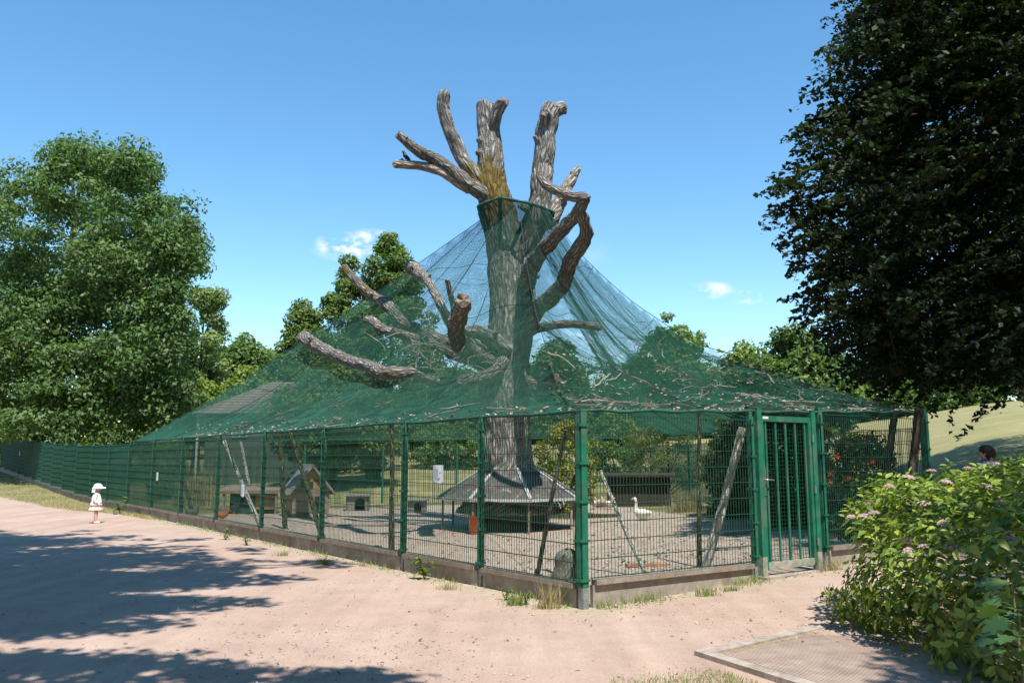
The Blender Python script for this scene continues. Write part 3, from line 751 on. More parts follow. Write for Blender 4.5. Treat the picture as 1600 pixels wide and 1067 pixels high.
# twigs and dead leaves caught on the net
rng = random.Random(21)
def net_twig(i, u, v, L, th, m):
    mb = MB(); du = L / max(1.0, (bot[(i + 1) % 4] - bot[i]).length) ; ang = rng.uniform(-0.9, 0.9)
    n = 6; c0 = net_pt(i, u, v)
    pts = []
    for k in range(n):
        t = k / (n - 1) - 0.5
        uu = u + du * t * math.cos(ang) + rng.uniform(-1, 1) * du * 0.06; vv = v + 0.1 * L * t * math.sin(ang) + rng.uniform(-1, 1) * 0.008
        pts.append(net_pt(i, min(1, max(0, uu)), min(1, max(0.002, vv))) + Vector((0, 0, 0.02 + abs(rng.gauss(0, 0.02)))))
    tube(mb, pts, [th, th * 0.95, th * 0.85, th * 0.7, th * 0.55, th * 0.35], 5, 2, 0.3, 9, rng.random() * 50, (True, True))
    for q in range(rng.randint(0, 3)):
        b = pts[rng.randint(1, 4)]; d = Vector((rng.uniform(-1, 1), rng.uniform(-1, 1), rng.uniform(0.0, 0.5))) * L * 0.22
        tube(mb, [b, b + d * 0.5 + Vector((0, 0, .02)), b + d], [th * 0.6, th * 0.45, th * 0.2], 4, 2)
    o = mb.build('twig', m); o.data.transform(Matrix.Translation(-c0)); o.location = c0
    tag(o, ('thin dead twig on the left slope of the net above the long fence', 'thin dead twig on the right slope of the net between corner post and gate')[i], 'twig', ('twigs on the left slope of the net', 'twigs on the right slope of the net')[i])
for k in range(64):
    if k < 44: i, u, v = 1, rng.random() ** 0.8, 0.02 + 0.5 * rng.random() ** 1.6
    else: i, u, v = 0, 0.25 + 0.72 * rng.random(), 0.015 + 0.3 * rng.random() ** 2
    net_twig(i, u, v, rng.uniform(0.3, 1.1), rng.uniform(0.006, 0.012), M['twig' if rng.random() < 0.4 else 'dark_twig'])
def litter(name, n, picker, m, lo, hi, seed, label, cat='leaves'):
    r = np.random.RandomState(seed); rr_ = random.Random(seed)
    V = np.zeros((n, 4, 3))
    for k in range(n):
        c = picker(rr_); s = rr_.uniform(lo, hi); a = rr_.uniform(0, 6.28); tl = rr_.uniform(-0.5, 0.5)
        x = Vector((math.cos(a), math.sin(a), tl)) * s; y = Vector((-math.sin(a), math.cos(a), rr_.uniform(-0.5, 0.5))) * s * 0.5
        for q, w in enumerate((-x, y, x, -y)): V[k, q] = c + w
    o = mesh_np(name, V.reshape(-1, 3), np.arange(n * 4).reshape(n, 4), m, np.repeat(r.rand(n), 4))
    return tag(o, label, cat, kind='stuff')
def dryleaf(name, a, b):
    m, N, L, bb = mat(name); L.new(ramp(N, L, attr(N, 'tint'), [(0, a), (1, b)]), bb.inputs['Base Color']); bb.inputs['Roughness'].default_value = 0.85; return m
M['dry'] = dryleaf('dry_leaf', (0.11, 0.07, 0.045), (0.40, 0.33, 0.25))
def pick_net(r):
    if r.random() < 0.72: return net_pt(1, r.random(), 0.01 + 0.45 * r.random() ** 2.2) + Vector((0, 0, 0.02))
    return net_pt(0, 0.2 + 0.8 * r.random(), 0.005 + 0.12 * r.random() ** 2) + Vector((0, 0, 0.02))
litter('leaf_litter', 2600, pick_net, M['dry'], 0.012, 0.045, 4, 'dead leaves and scraps scattered over the green net')

# ------------------------------------------------------------------ skirt roof round the trunk
def build_skirt_roof():
    base = Vector((TREE.x + 0.0, TREE.y, 0))
    root = empty('tree_shelter', base, 0, 'low octagonal felt-roofed shelter built round the foot of the dead oak', 'shelter')
    felt = plain('droppings_stained_felt', (0.10, 0.092, 0.083), 0.95, 0.45, 14, 0.6, dirt=(0.36, 0.34, 0.31), dirtamt=0.25)
    strip = plain('pale_roof_strip', (0.48, 0.48, 0.47), 0.6, 0.25, 9, 0.1)
    dark = plain('shelter_shade_boards', (0.05, 0.045, 0.035), 0.9, 0.4, 8, 0.4)  # inner boards, coloured dark to stand in for the shade under the roof
    wood = plain('thin_shelter_post', (0.25, 0.22, 0.18), 0.85, 0.3, 9, 0.3)
    r0, z0, r1, z1 = 0.66, 1.40, 1.74, 0.74
    n = 8; off = math.pi / 8 - 0.13
    pt = lambda k, r, z: Vector((r * math.cos(off + 2 * math.pi * k / n), r * math.sin(off + 2 * math.pi * k / n), z))
    for k in range(n):
        a0, b0, a1, b1 = pt(k, r0, z0), pt(k + 1, r0, z0), pt(k, r1, z1), pt(k + 1, r1, z1)
        mb = MB(); t = Vector((0, 0, -0.03))
        mb.add([a0, b0, b1, a1, a0 + t, b0 + t, b1 + t, a1 + t], [(3, 2, 1, 0), (4, 5, 6, 7), (2, 3, 7, 6), (0, 1, 5, 4), (1, 2, 6, 5), (3, 0, 4, 7)])
        mb.build('roof_panel', felt, root)
        mb = MB(); mb.bar(a0 + Vector((0, 0, 0.02)), a1 + Vector((0, 0, 0.02)), 0.075, 0.02); mb.build('ridge_strip', strip, root)
        mb = MB(); mb.bar(pt(k, r1 + 0.012, z1 - 0.02), pt(k + 1, r1 + 0.012, z1 - 0.02), 0.02, 0.06); mb.build('eave_strip', strip, root)
        q = pt(k, r1 - 0.12, 0); mb = MB(); mb.bar(q, Vector((q.x, q.y, z1 - 0.0)), 0.045); mb.build('post', wood, root)
        if k not in (4,):
            a, b = pt(k, 0.95, 0.0), pt(k + 1, 0.95, 0.0); m_ = (a + b) / 2
            mb = MB(); mb.bar(a + Vector((0, 0, 0.55)), b + Vector((0, 0, 0.55)), 0.03, 1.1); mb.build('inner_shade_board', dark, root)
build_skirt_roof()

# ------------------------------------------------------------------ foliage
def leaf_quads(pos, nrm, size, rs, aspect=0.55, droop=0.0):
    """pos (n,3), nrm (n,3), size (n,) -> folded rhombus leaves, verts (n*4,3)"""
    n = len(pos)
    a = rs.normal(size=(n, 3)); a[:, 2] -= droop
    t = a - nrm * np.sum(a * nrm, 1, keepdims=True); t /= np.linalg.norm(t, axis=1, keepdims=True) + 1e-9
    b = np.cross(nrm, t)
    s = size[:, None]
    V = np.empty((n, 4, 3))
    V[:, 0] = pos - t * s * 0.5; V[:, 1] = pos + b * s * aspect * 0.5 + nrm * s * 0.08
    V[:, 2] = pos + t * s * 0.5 - nrm * s * 0.1; V[:, 3] = pos - b * s * aspect * 0.5 + nrm * s * 0.08
    return V
def clump_leaves(centers, radii, nleaf, size, rs, up=0.5, aspect=0.55, shell=0.55, droop=0.0, outward=0.6):
    centers = np.asarray(centers, float); radii = np.asarray(radii, float)
    if radii.ndim == 1: radii = np.stack([radii] * 3, 1)
    w = np.prod(radii, 1) ** (2 / 3); w /= w.sum()
    ids = rs.choice(len(centers), nleaf, p=w)
    d = rs.normal(size=(nleaf, 3)); d /= np.linalg.norm(d, axis=1, keepdims=True)
    rad = shell + (1 - shell) * rs.rand(nleaf) ** 0.7
    rad = np.where(rs.rand(nleaf) < 0.1, rad * 1.2, rad)
    pos = centers[ids] + d * rad[:, None] * radii[ids]
    nrm = d * outward + rs.normal(size=(nleaf, 3)) * 0.5; nrm[:, 2] += up
    nrm /= np.linalg.norm(nrm, axis=1, keepdims=True)
    sz = size * rs.uniform(0.6, 1.3, nleaf)
    ct = rs.rand(len(centers))
    tint = np.clip(0.55 * ct[ids] + 0.45 * rs.rand(nleaf), 0, 1)
    return leaf_quads(pos, nrm, sz, rs, aspect, droop), tint
def spray_leaves(centers, radii, nleaf, size, rs, axis, nt=5):
    """leaves strung along drooping twiglets that point away from the trunk axis"""
    centers = np.asarray(centers, float); r = np.asarray(radii, float)[:, 0]; n = len(centers)
    out = centers - np.array([axis[0], axis[1], 0]); out[:, 2] = 0; out /= np.linalg.norm(out, axis=1, keepdims=True) + 1e-6
    td = out[:, None] * 0.9 + rs.normal(size=(n, nt, 3)) * (0.75, 0.75, 0.35); td[..., 2] -= 0.12; td /= np.linalg.norm(td, axis=2, keepdims=True)
    to = rs.normal(size=(n, nt, 3)) * (0.35, 0.35, 0.25)
    dd = np.maximum(0.5, centers[:, 1] * _c + (centers[:, 2] - CAMZ) * _s); qx = CX + FPX * centers[:, 0] / dd; qy = CY - FPX * (-centers[:, 1] * _s + (centers[:, 2] - CAMZ) * _c) / dd
    w = r ** 1.15 * np.where((qx > 1700) | (qy < -160) | (centers[:, 1] < 2), 0.28, 1.0); ids = rs.choice(n, nleaf, p=w / w.sum()); k = rs.randint(0, nt, nleaf); t = rs.rand(nleaf) ** 0.85
    d = td[ids, k]; rr = r[ids][:, None]
    side = np.cross(d, (0, 0, 1.0)); side /= np.linalg.norm(side, axis=1, keepdims=True) + 1e-6
    sg = np.where(rs.rand(nleaf) < 0.5, -1, 1)[:, None]
    pos = centers[ids] + to[ids, k] * rr + d * ((t - 0.35)[:, None] * 2.1 * rr) + side * sg * (0.03 + 0.10 * rs.rand(nleaf)[:, None]) * (1.1 - 0.6 * t[:, None])
    pos[:, 2] -= 0.55 * r[ids] * t ** 2; pos += rs.normal(size=(nleaf, 3)) * 0.02
    nrm = rs.normal(size=(nleaf, 3)) * 0.45 + (0, -0.15, 0.75); nrm /= np.linalg.norm(nrm, axis=1, keepdims=True)
    tint = np.clip(0.5 * rs.rand(n)[ids] + 0.5 * rs.rand(nleaf), 0, 1)
    V = leaf_quads(pos, nrm, size * rs.uniform(0.65, 1.25, nleaf), rs, 0.6, 0.3)
    # twiglets as thin three-sided strips
    a = (centers[:, None] + to * r[:, None, None] - td * 0.7 * r[:, None, None]).reshape(-1, 3); b = (centers[:, None] + to * r[:, None, None] + td * 1.3 * r[:, None, None]).reshape(-1, 3); b[:, 2] -= 0.45 * np.repeat(r, nt)
    s_ = np.cross(b - a, (0, 0, 1.0)); s_ /= np.linalg.norm(s_, axis=1, keepdims=True) + 1e-6
    T = np.stack([a - s_ * 0.012, a + s_ * 0.012, b + s_ * 0.003, b - s_ * 0.003], 1)
    return V, tint, T
def crown_obj(name, V, tint, m, parent):
    n = len(V); o = mesh_np(name, V.reshape(-1, 3), np.arange(n * 4).reshape(n, 4), m, np.repeat(tint, 4))
    return fix(o, parent) if parent is not None else o
def envelope_clumps(cx, cy, zb, zt, wx, wy, n, rs, prof, rc, jit=0.18, inner=0.35):
    """clump centres near the surface of a lumpy crown; prof(h) relative radius"""
    C_ = []; Rd = []
    ph = rs.rand(8) * 6.28
    while len(C_) < n:
        h = rs.rand(); a = rs.rand() * 2 * math.pi
        q = prof(h)
        if rs.rand() > q + 0.15: continue
        lump = 1 + jit * (math.sin(3 * a + ph[0] + 5 * h) * 0.5 + math.sin(5 * a + ph[1] - 7 * h) * 0.4 + math.sin(2 * a + 11 * h + ph[2]) * 0.5)
        f = inner + (1 - inner) * math.sqrt(rs.rand())
        r = q * lump * f
        k = rc * rs.uniform(0.7, 1.35)
        C_.append((cx + wx * r * math.cos(a), cy + wy * r * math.sin(a), zb + (zt - zb) * (h * 0.94 + 0.03)))
        Rd.append((k, k, k * rs.uniform(0.6, 0.9)))
    return np.array(C_), np.array(Rd)
prof_round = lambda h: max(0.12, math.sin(math.pi * min(1, 0.08 + 0.92 * h) ** 0.8)) ** 0.75
prof_egg = lambda h: max(0.08, (1 - h ** 2.2)) ** 0.6 * min(1, 0.55 + 1.6 * h)
prof_tall = lambda h: max(0.1, math.sin(math.pi * (0.1 + 0.86 * h))) ** 0.5
prof_cone2 = lambda h: max(0.05, 1 - h ** 1.5) ** 0.85 * min(1, 0.6 + 2 * h)
prof_cone = lambda h: max(0.06, 1 - h) ** 0.75 * min(1, 0.5 + 4 * h)
def tree_wood(root, base, top, r, centers, rs, mtl, nl=10, name='trunk'):
    mb = MB()
    mid = base.lerp(top, 0.5) + Vector((rs.uniform(-.3, .3), rs.uniform(-.3, .3), 0))
    tube(mb, [base - Vector((0, 0, 0.2)), base + Vector((0, 0, 0.4)), mid, top], [r * 1.5, r * 1.05, r * 0.7, r * 0.2], 12, 4, 0.1, 1.5, 3)
    for k in rs.choice(len(centers), min(nl, len(centers)), replace=False):
        c = Vector(centers[k]); h = min(0.85, max(0.12, (c.z - base.z) / max(0.1, top.z - base.z) - 0.22))
        st = base.lerp(top, h); m_ = st.lerp(c, 0.5) + Vector((0, 0, 0.25))
        rr = r * (0.55 - 0.35 * h)
        tube(mb, [st, m_, c], [rr, rr * 0.6, rr * 0.2], 6, 4, 0.1, 2, k)
    return fix(mb.build(name, mtl), root)
def make_tree(name, label, px, ytop, ybot, wpx, Y, prof, rc, nc, nleaf, size, m, seed, group=None, depth=1.0, trunk=0.25, jit=0.18, up=0.45, shell=0.5, base=None):
    rs = np.random.RandomState(seed)
    t = P(px, ytop, Y); b = P(px, ybot, Y); W = wpx * (Y * _c) / FPX / 2
    gzb = gzf(t.x, Y)
    root = empty(name, (t.x, Y, gzb), 0, label, 'tree', group)
    cs, rd = envelope_clumps(t.x, Y, b.z, t.z - rc * 0.6, W - rc * 0.5, (W - rc * 0.5) * depth, nc, rs, prof, rc, jit)
    V, tint = clump_leaves(cs, rd * 1.12, int(nleaf * 1.12), size * 1.42, rs, up=up, shell=shell)
    crown_obj('crown', V, tint, m, root)
    tree_wood(root, Vector((t.x, Y, gzb)), Vector((t.x, Y, b.z + (t.z - b.z) * 0.7)), trunk, cs, rs, M['bark_tree'], 6)
    return root
LM = {
 'ash': leafmat('ash_leaf', (0.055, 0.11, 0.034), (0.17, 0.265, 0.085)),
 'mid': leafmat('mid_green_leaf', (0.055, 0.11, 0.025), (0.18, 0.265, 0.07)),
 'horn': leafmat('hornbeam_leaf', (0.05, 0.10, 0.018), (0.21, 0.29, 0.07)),
 'bright': leafmat('bright_leaf', (0.09, 0.155, 0.022), (0.26, 0.33, 0.065)),
 'dark': leafmat('dark_leaf', (0.03, 0.065, 0.02), (0.10, 0.155, 0.05)),
 'pale': leafmat('pale_leaf', (0.12, 0.18, 0.06), (0.29, 0.36, 0.14)),
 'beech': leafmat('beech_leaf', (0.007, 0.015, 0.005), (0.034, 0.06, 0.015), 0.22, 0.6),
 'laurel': leafmat('yellow_laurel_leaf', (0.12, 0.15, 0.02), (0.42, 0.40, 0.09), 0.25, 0.4),
 'bamboo': leafmat('bamboo_leaf', (0.07, 0.11, 0.03), (0.22, 0.24, 0.08), 0.35),
 'weed': leafmat('weed_leaf', (0.08, 0.14, 0.025), (0.22, 0.30, 0.07), 0.35),
 'grass': leafmat('grass_blade', (0.11, 0.18, 0.035), (0.32, 0.36, 0.12), 0.3, 0.7),
 'hyd': leafmat('hydrangea_leaf', (0.065, 0.135, 0.02), (0.37, 0.45, 0.085), 0.28, 0.42),
}
FAR = 'trees behind the enclosure'
# left big ash tree: lobes as clumps
def build_ash():
    rs = np.random.RandomState(5); Y = 46.0
    t = P(110, 225, Y); X0 = P(95, 500, Y).x
    root = empty('ash_tree', (X0, Y, gzf(X0, Y)), 0, 'tall broad green tree filling the left edge behind the fence', 'tree')
    lobes = [(120, 300, 92, 70), (40, 330, 80, 75), (190, 330, 80, 70), (255, 370, 60, 75), (285, 395, 32, 55), (110, 420, 110, 90), (215, 470, 85, 80), (20, 470, 80, 110), (120, 540, 110, 80), (230, 560, 70, 70),
             (40, 600, 90, 70), (170, 630, 95, 50), (90, 650, 110, 40), (240, 640, 50, 50), (-60, 420, 110, 120), (-60, 600, 110, 110), (-130, 500, 100, 160), (215, 270, 36, 40), (130, 250, 50, 34), (262, 520, 52, 60), (270, 610, 46, 60), (195, 560, 70, 60), (150, 470, 90, 60), (60, 540, 90, 60), (235, 425, 60, 60), (180, 400, 80, 60), (120, 600, 90, 60), (250, 480, 55, 50), (0, 540, 70, 70), (70, 480, 70, 70)]
    cs = []; rd = []
    for (x, y, wx, wy) in lobes:
        for dep in (-3.4, 0.5, 4.0):
            c = P(x, y, Y + dep + rs.uniform(-1, 1)); a = wx * Y / FPX; h = wy * Y / FPX
            if dep > 0: a *= 0.85; h *= 0.85
            for k in range(18):
                d = rs.normal(size=3); d /= np.linalg.norm(d); d[1] = -abs(d[1]) if dep < 0 else d[1]
                f = rs.uniform(0.55, 0.95)
                cs.append((c.x + d[0] * a * f, c.y + d[1] * 2.0 * f, max(c.z + d[2] * h * f, 2.2))); k_ = rs.uniform(0.6, 1.15); rd.append((k_, k_, k_ * 0.66))
    cs = np.array(cs); rd = np.array(rd)
    V, tint = clump_leaves(cs, rd, 158000, 0.25, rs, up=0.5, shell=0.25, droop=0.4)
    crown_obj('crown', V, tint, LM['ash'], root)
    tree_wood(root, Vector((X0, Y, gzf(X0, Y))), Vector((X0 + 0.5, Y, t.z - 2)), 0.4, cs, rs, M['bark_tree'], 10)
    # hanging bunches of dry winged seeds
    ids = rs.choice(len(cs), 150); W = []
    for i in ids:
        c = cs[i] + np.clip(rs.normal(size=3), -1, 1) * rd[i] * 0.7
        for q in range(5): W.append(c + rs.normal(size=3) * (0.07, 0.07, 0.16))
    W = np.array(W); nr = rs.normal(size=(len(W), 3)); nr[:, 2] *= 0.3; nr /= np.linalg.norm(nr, axis=1, keepdims=True)
    Vk = leaf_quads(W, nr, rs.uniform(0.14, 0.26, len(W)), rs, 0.35, 3.0)
    o = crown_obj('seed_bunches', Vk, rs.rand(len(W)), dryleaf('seed_keys', (0.20, 0.15, 0.07), (0.46, 0.38, 0.22)), root); o['kind'] = 'stuff'
build_ash()
make_tree('poplar', 'slender pale airy tree beside the big left tree', 322, 438, 640, 90, 70, prof_tall, 0.8, 46, 9000, 0.26, LM['pale'], 31, FAR, jit=0.4, shell=0.3)
make_tree('oak_tree', 'dark rounded tree low on the skyline next to the slender pale tree', 372, 520, 660, 150, 78, prof_round, 1.1, 60, 13000, 0.34, LM['mid'], 32, FAR)
make_tree('oak_tree', 'mid green tree on the skyline left of the conical hornbeams', 425, 538, 660, 130, 84, prof_round, 1.1, 60, 12000, 0.34, LM['pale'], 33, FAR)
make_tree('young_tree', 'bright yellow-green bush by the left edge of the net', 312, 590, 690, 110, 49, prof_egg, 0.55, 60, 12000, 0.22, LM['bright'], 34, FAR)
make_tree('young_tree', 'light green bushy tree above the shingle roof', 395, 572, 680, 120, 58, prof_round, 0.7, 60, 14000, 0.26, LM['bright'], 35, FAR)
make_tree('hornbeam', 'conical green tree left of the taller hornbeam', 478, 458, 690, 160, 58, prof_cone2, 0.6, 150, 24000, 0.20, LM['horn'], 36, FAR, jit=0.12)
make_tree('hornbeam', 'tallest conical green tree rising behind the net left of the oak', 612, 345, 700, 225, 58, prof_cone2, 0.65, 230, 40000, 0.20, LM['horn'], 37, FAR, jit=0.14)
make_tree('hornbeam', 'dark green tree with a forked top left of the tallest hornbeam', 548, 388, 700, 150, 60, prof_cone2, 0.6, 150, 24000, 0.20, LM['horn'], 38, FAR, jit=0.2)
make_tree('lime_tree', 'broad green tree behind the left slope of the net', 525, 560, 715, 210, 37, prof_round, 0.65, 110, 22000, 0.17, LM['mid'], 39, FAR)
make_tree('lime_tree', 'broad dark tree behind the lower limbs of the oak', 700, 560, 715, 220, 64, prof_round, 1.0, 80, 18000, 0.3, LM['dark'], 40, FAR)
make_tree('oak_tree', 'round tree showing right of the oak trunk', 868, 528, 700, 130, 66, prof_round, 1.0, 70, 16000, 0.3, LM['mid'], 41, FAR)
make_tree('oak_tree', 'wide tree behind the right slope of the net', 1045, 505, 700, 180, 66, prof_round, 1.0, 90, 20000, 0.3, LM['mid'], 42, FAR)
make_tree('willow', 'thin pale treetop feathering out over the net edge', 1050, 486, 620, 90, 70, prof_tall, 0.5, 34, 2600, 0.22, LM['pale'], 43, FAR, jit=0.5, shell=0.1)
make_tree('oak_tree', 'round dark green tree standing right of the net', 1235, 503, 700, 190, 62, prof_round, 1.0, 110, 26000, 0.27, LM['mid'], 44, FAR)
make_tree('oak_tree', 'smaller green tree left of the round dark one', 1160, 532, 700, 90, 70, prof_round, 0.9, 60, 12000, 0.3, LM['bright'], 45, FAR)
make_tree('oak_tree', 'wide tree on the meadow behind the beech', 1420, 510, 660, 260, 80, prof_round, 1.2, 90, 16000, 0.36, LM['mid'], 46, FAR)
make_tree('oak_tree', 'green tree on the rise at the right edge behind the beech', 1590, 540, 660, 240, 84, prof_round, 1.2, 70, 9000, 0.42, LM['mid'], 49, FAR)
make_tree('oak_tree', 'low green tree behind the middle of the enclosure', 960, 600, 715, 190, 60, prof_round, 0.9, 70, 15000, 0.28, LM['dark'], 47, FAR)
make_tree('oak_tree', 'distant tree line tree right of the bright bushes', 620, 600, 715, 200, 72, prof_round, 1.0, 60, 13000, 0.32, LM['mid'], 48, FAR)
# a far-off wood closes the horizon
def far_wood():
    rs = np.random.RandomState(77); cs = []; rd = []
    for k in range(420):
        a = R(rs.uniform(-62, 62)); r = rs.uniform(105, 135)
        x, y = r * math.sin(a), r * math.cos(a); z = gzf(x, y)
        for q in range(2):
            cs.append((x + rs.uniform(-2, 2), y, z + rs.uniform(0.5, 7.5))); rd.append((2.8, 2.8, 2.2))
    V, t = clump_leaves(cs, rd, 40000, 0.85, rs, shell=0.6)
    o = crown_obj('far_wood', V, t, LM['mid'], None); tag(o, 'distant wood along the horizon behind the meadow', 'wood', kind='stuff')
far_wood()

# ------------------------------------------------------------------ big dark beech on the right
def build_beech():
    rs = np.random.RandomState(9)
    bx, by = 17.5, 17.0
    root = empty('beech_tree', (bx, by, gzf(bx, by)), 0, 'huge dark beech overhanging the whole right side', 'tree')
    cs = []; rd = []
    def spray(p, r, flat=0.35): cs.append(tuple(p)); rd.append((r, r, r * flat))
    # dome of layered sprays
    for k in range(820):
        a = rs.rand() * 2 * math.pi; h = rs.rand() ** 0.9
        rr = (1 - 0.75 * h ** 2.2) * (0.45 + 0.58 * math.sqrt(rs.rand()))
        x = bx + 9.3 * rr * math.cos(a); y = by + 9.5 * rr * math.sin(a); z = 2.7 + 19 * h + 0.9 * math.sin(a * 5) * (1 - h)
        d = y * _c; px = CX + FPX * x / max(0.5, d)
        spray((x, y, z), rs.uniform(0.55, 1.05))
    # outline sprays where the photograph shows them
    edge = [(1320, 30, 12.5), (1335, 75, 12), (1300, 100, 12), (1310, 150, 11.5), (1265, 190, 12), (1240, 215, 12), (1290, 215, 11), (1300, 255, 12), (1262, 250, 12), (1190, 303, 11), (1225, 310, 11), (1215, 345, 11.5), (1262, 320, 11),
            (1240, 370, 11), (1230, 395, 11), (1275, 380, 12), (1262, 420, 11), (1250, 450, 11.5), (1290, 440, 11), (1250, 478, 11), (1300, 490, 11.5), (1240, 482, 11), (1330, 500, 11), (1310, 530, 12), (1340, 560, 12), (1350, 600, 12.5),
            (1340, 330, 11), (1360, 250, 12), (1360, 180, 12), (1370, 120, 12), (1390, 40, 12), (1360, 400, 11.5), (1370, 470, 12), (1380, 540, 12), (1400, 610, 13), (1440, 600, 13), (1480, 620, 13), (1520, 630, 13), (1560, 620, 13), (1590, 640, 13), (1470, 640, 12.5), (1545, 640, 12)]
    for x, y, Y in edge:
        p = P(x, y, Y + 3.6); n = 4
        for q in range(n):
            f = q / n
            spray((p.x + f * 1.3 + rs.uniform(-.12, .12), p.y + rs.uniform(-.6, .6), p.z + f * 0.35 + rs.uniform(-.15, .15)), 0.24 + 0.3 * f + rs.uniform(0, .12), 0.5)
    # filling of the near lower part
    for k in range(900):
        x = rs.uniform(1345, 1760); y = rs.uniform(-120, 625)
        lim = 1345 + 20 * math.sin(y / 55)
        if x < lim: continue
        p = P(x, y, rs.uniform(14.5, 23)); spray(p, rs.uniform(0.6, 1.1), 0.45)
    # unseen crown towards the sun, added out of frame to shade the beech
    k = 0
    while k < 420:
        x = rs.uniform(5.2, 19); y = rs.uniform(-3, 11); z = rs.uniform(8.5, 19)
        if math.atan2(z - CAMZ, math.hypot(x, y)) < R(36) and x < 0.75 * y: continue
        gx, gy = x - TO_SUN.x / TO_SUN.z * z, y - TO_SUN.y / TO_SUN.z * z      # where its shadow falls
        if gx < 4.9 + 0.3 * abs(gy - 16) or (gy < 12.5 and gx < 9.5): continue
        spray((x, y, z), rs.uniform(0.7, 1.2), 0.5); k += 1
    cs_, rd_ = np.array(cs), np.array(rd)
    dd = cs_[:, 1] * _c + (cs_[:, 2] - CAMZ) * _s; ppy = CY - FPX * (-cs_[:, 1] * _s + (cs_[:, 2] - rd_[:, 0] * 1.15 - CAMZ) * _c) / np.maximum(dd, 0.5)
    keep = ~((cs_[:, 0] < 6.2) & (cs_[:, 1] < 9)) & ~((dd > 0.5) & (ppy > 628))
    ccx = CX + FPX * (cs_[:, 0] - rd_[:, 0] * 1.25) / np.maximum(dd, 0.5); ccy = CY - FPX * (-cs_[:, 1] * _s + (cs_[:, 2] - CAMZ) * _c) / np.maximum(dd, 0.5)
    lim_ = np.interp(ccy, [-60, 0, 100, 190, 300, 350, 420, 500, 560, 640], [1335, 1312, 1290, 1235, 1168, 1205, 1230, 1235, 1305, 1330])
    keep &= ~((dd > 0.5) & (ccy > -120) & (ccx < lim_ - 6))
    cs_, rd_ = cs_[keep], rd_[keep]
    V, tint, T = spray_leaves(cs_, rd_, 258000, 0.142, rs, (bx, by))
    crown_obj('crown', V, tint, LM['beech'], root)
    tw_ = crown_obj('twigs', T, np.zeros(len(T)), M['bark_tree'], root); tw_['kind'] = 'stuff'
    tree_wood(root, Vector((bx, by, gzf(bx, by))), Vector((bx, by, 19)), 0.5, cs_, rs, M['bark_tree'], 0)
build_beech()

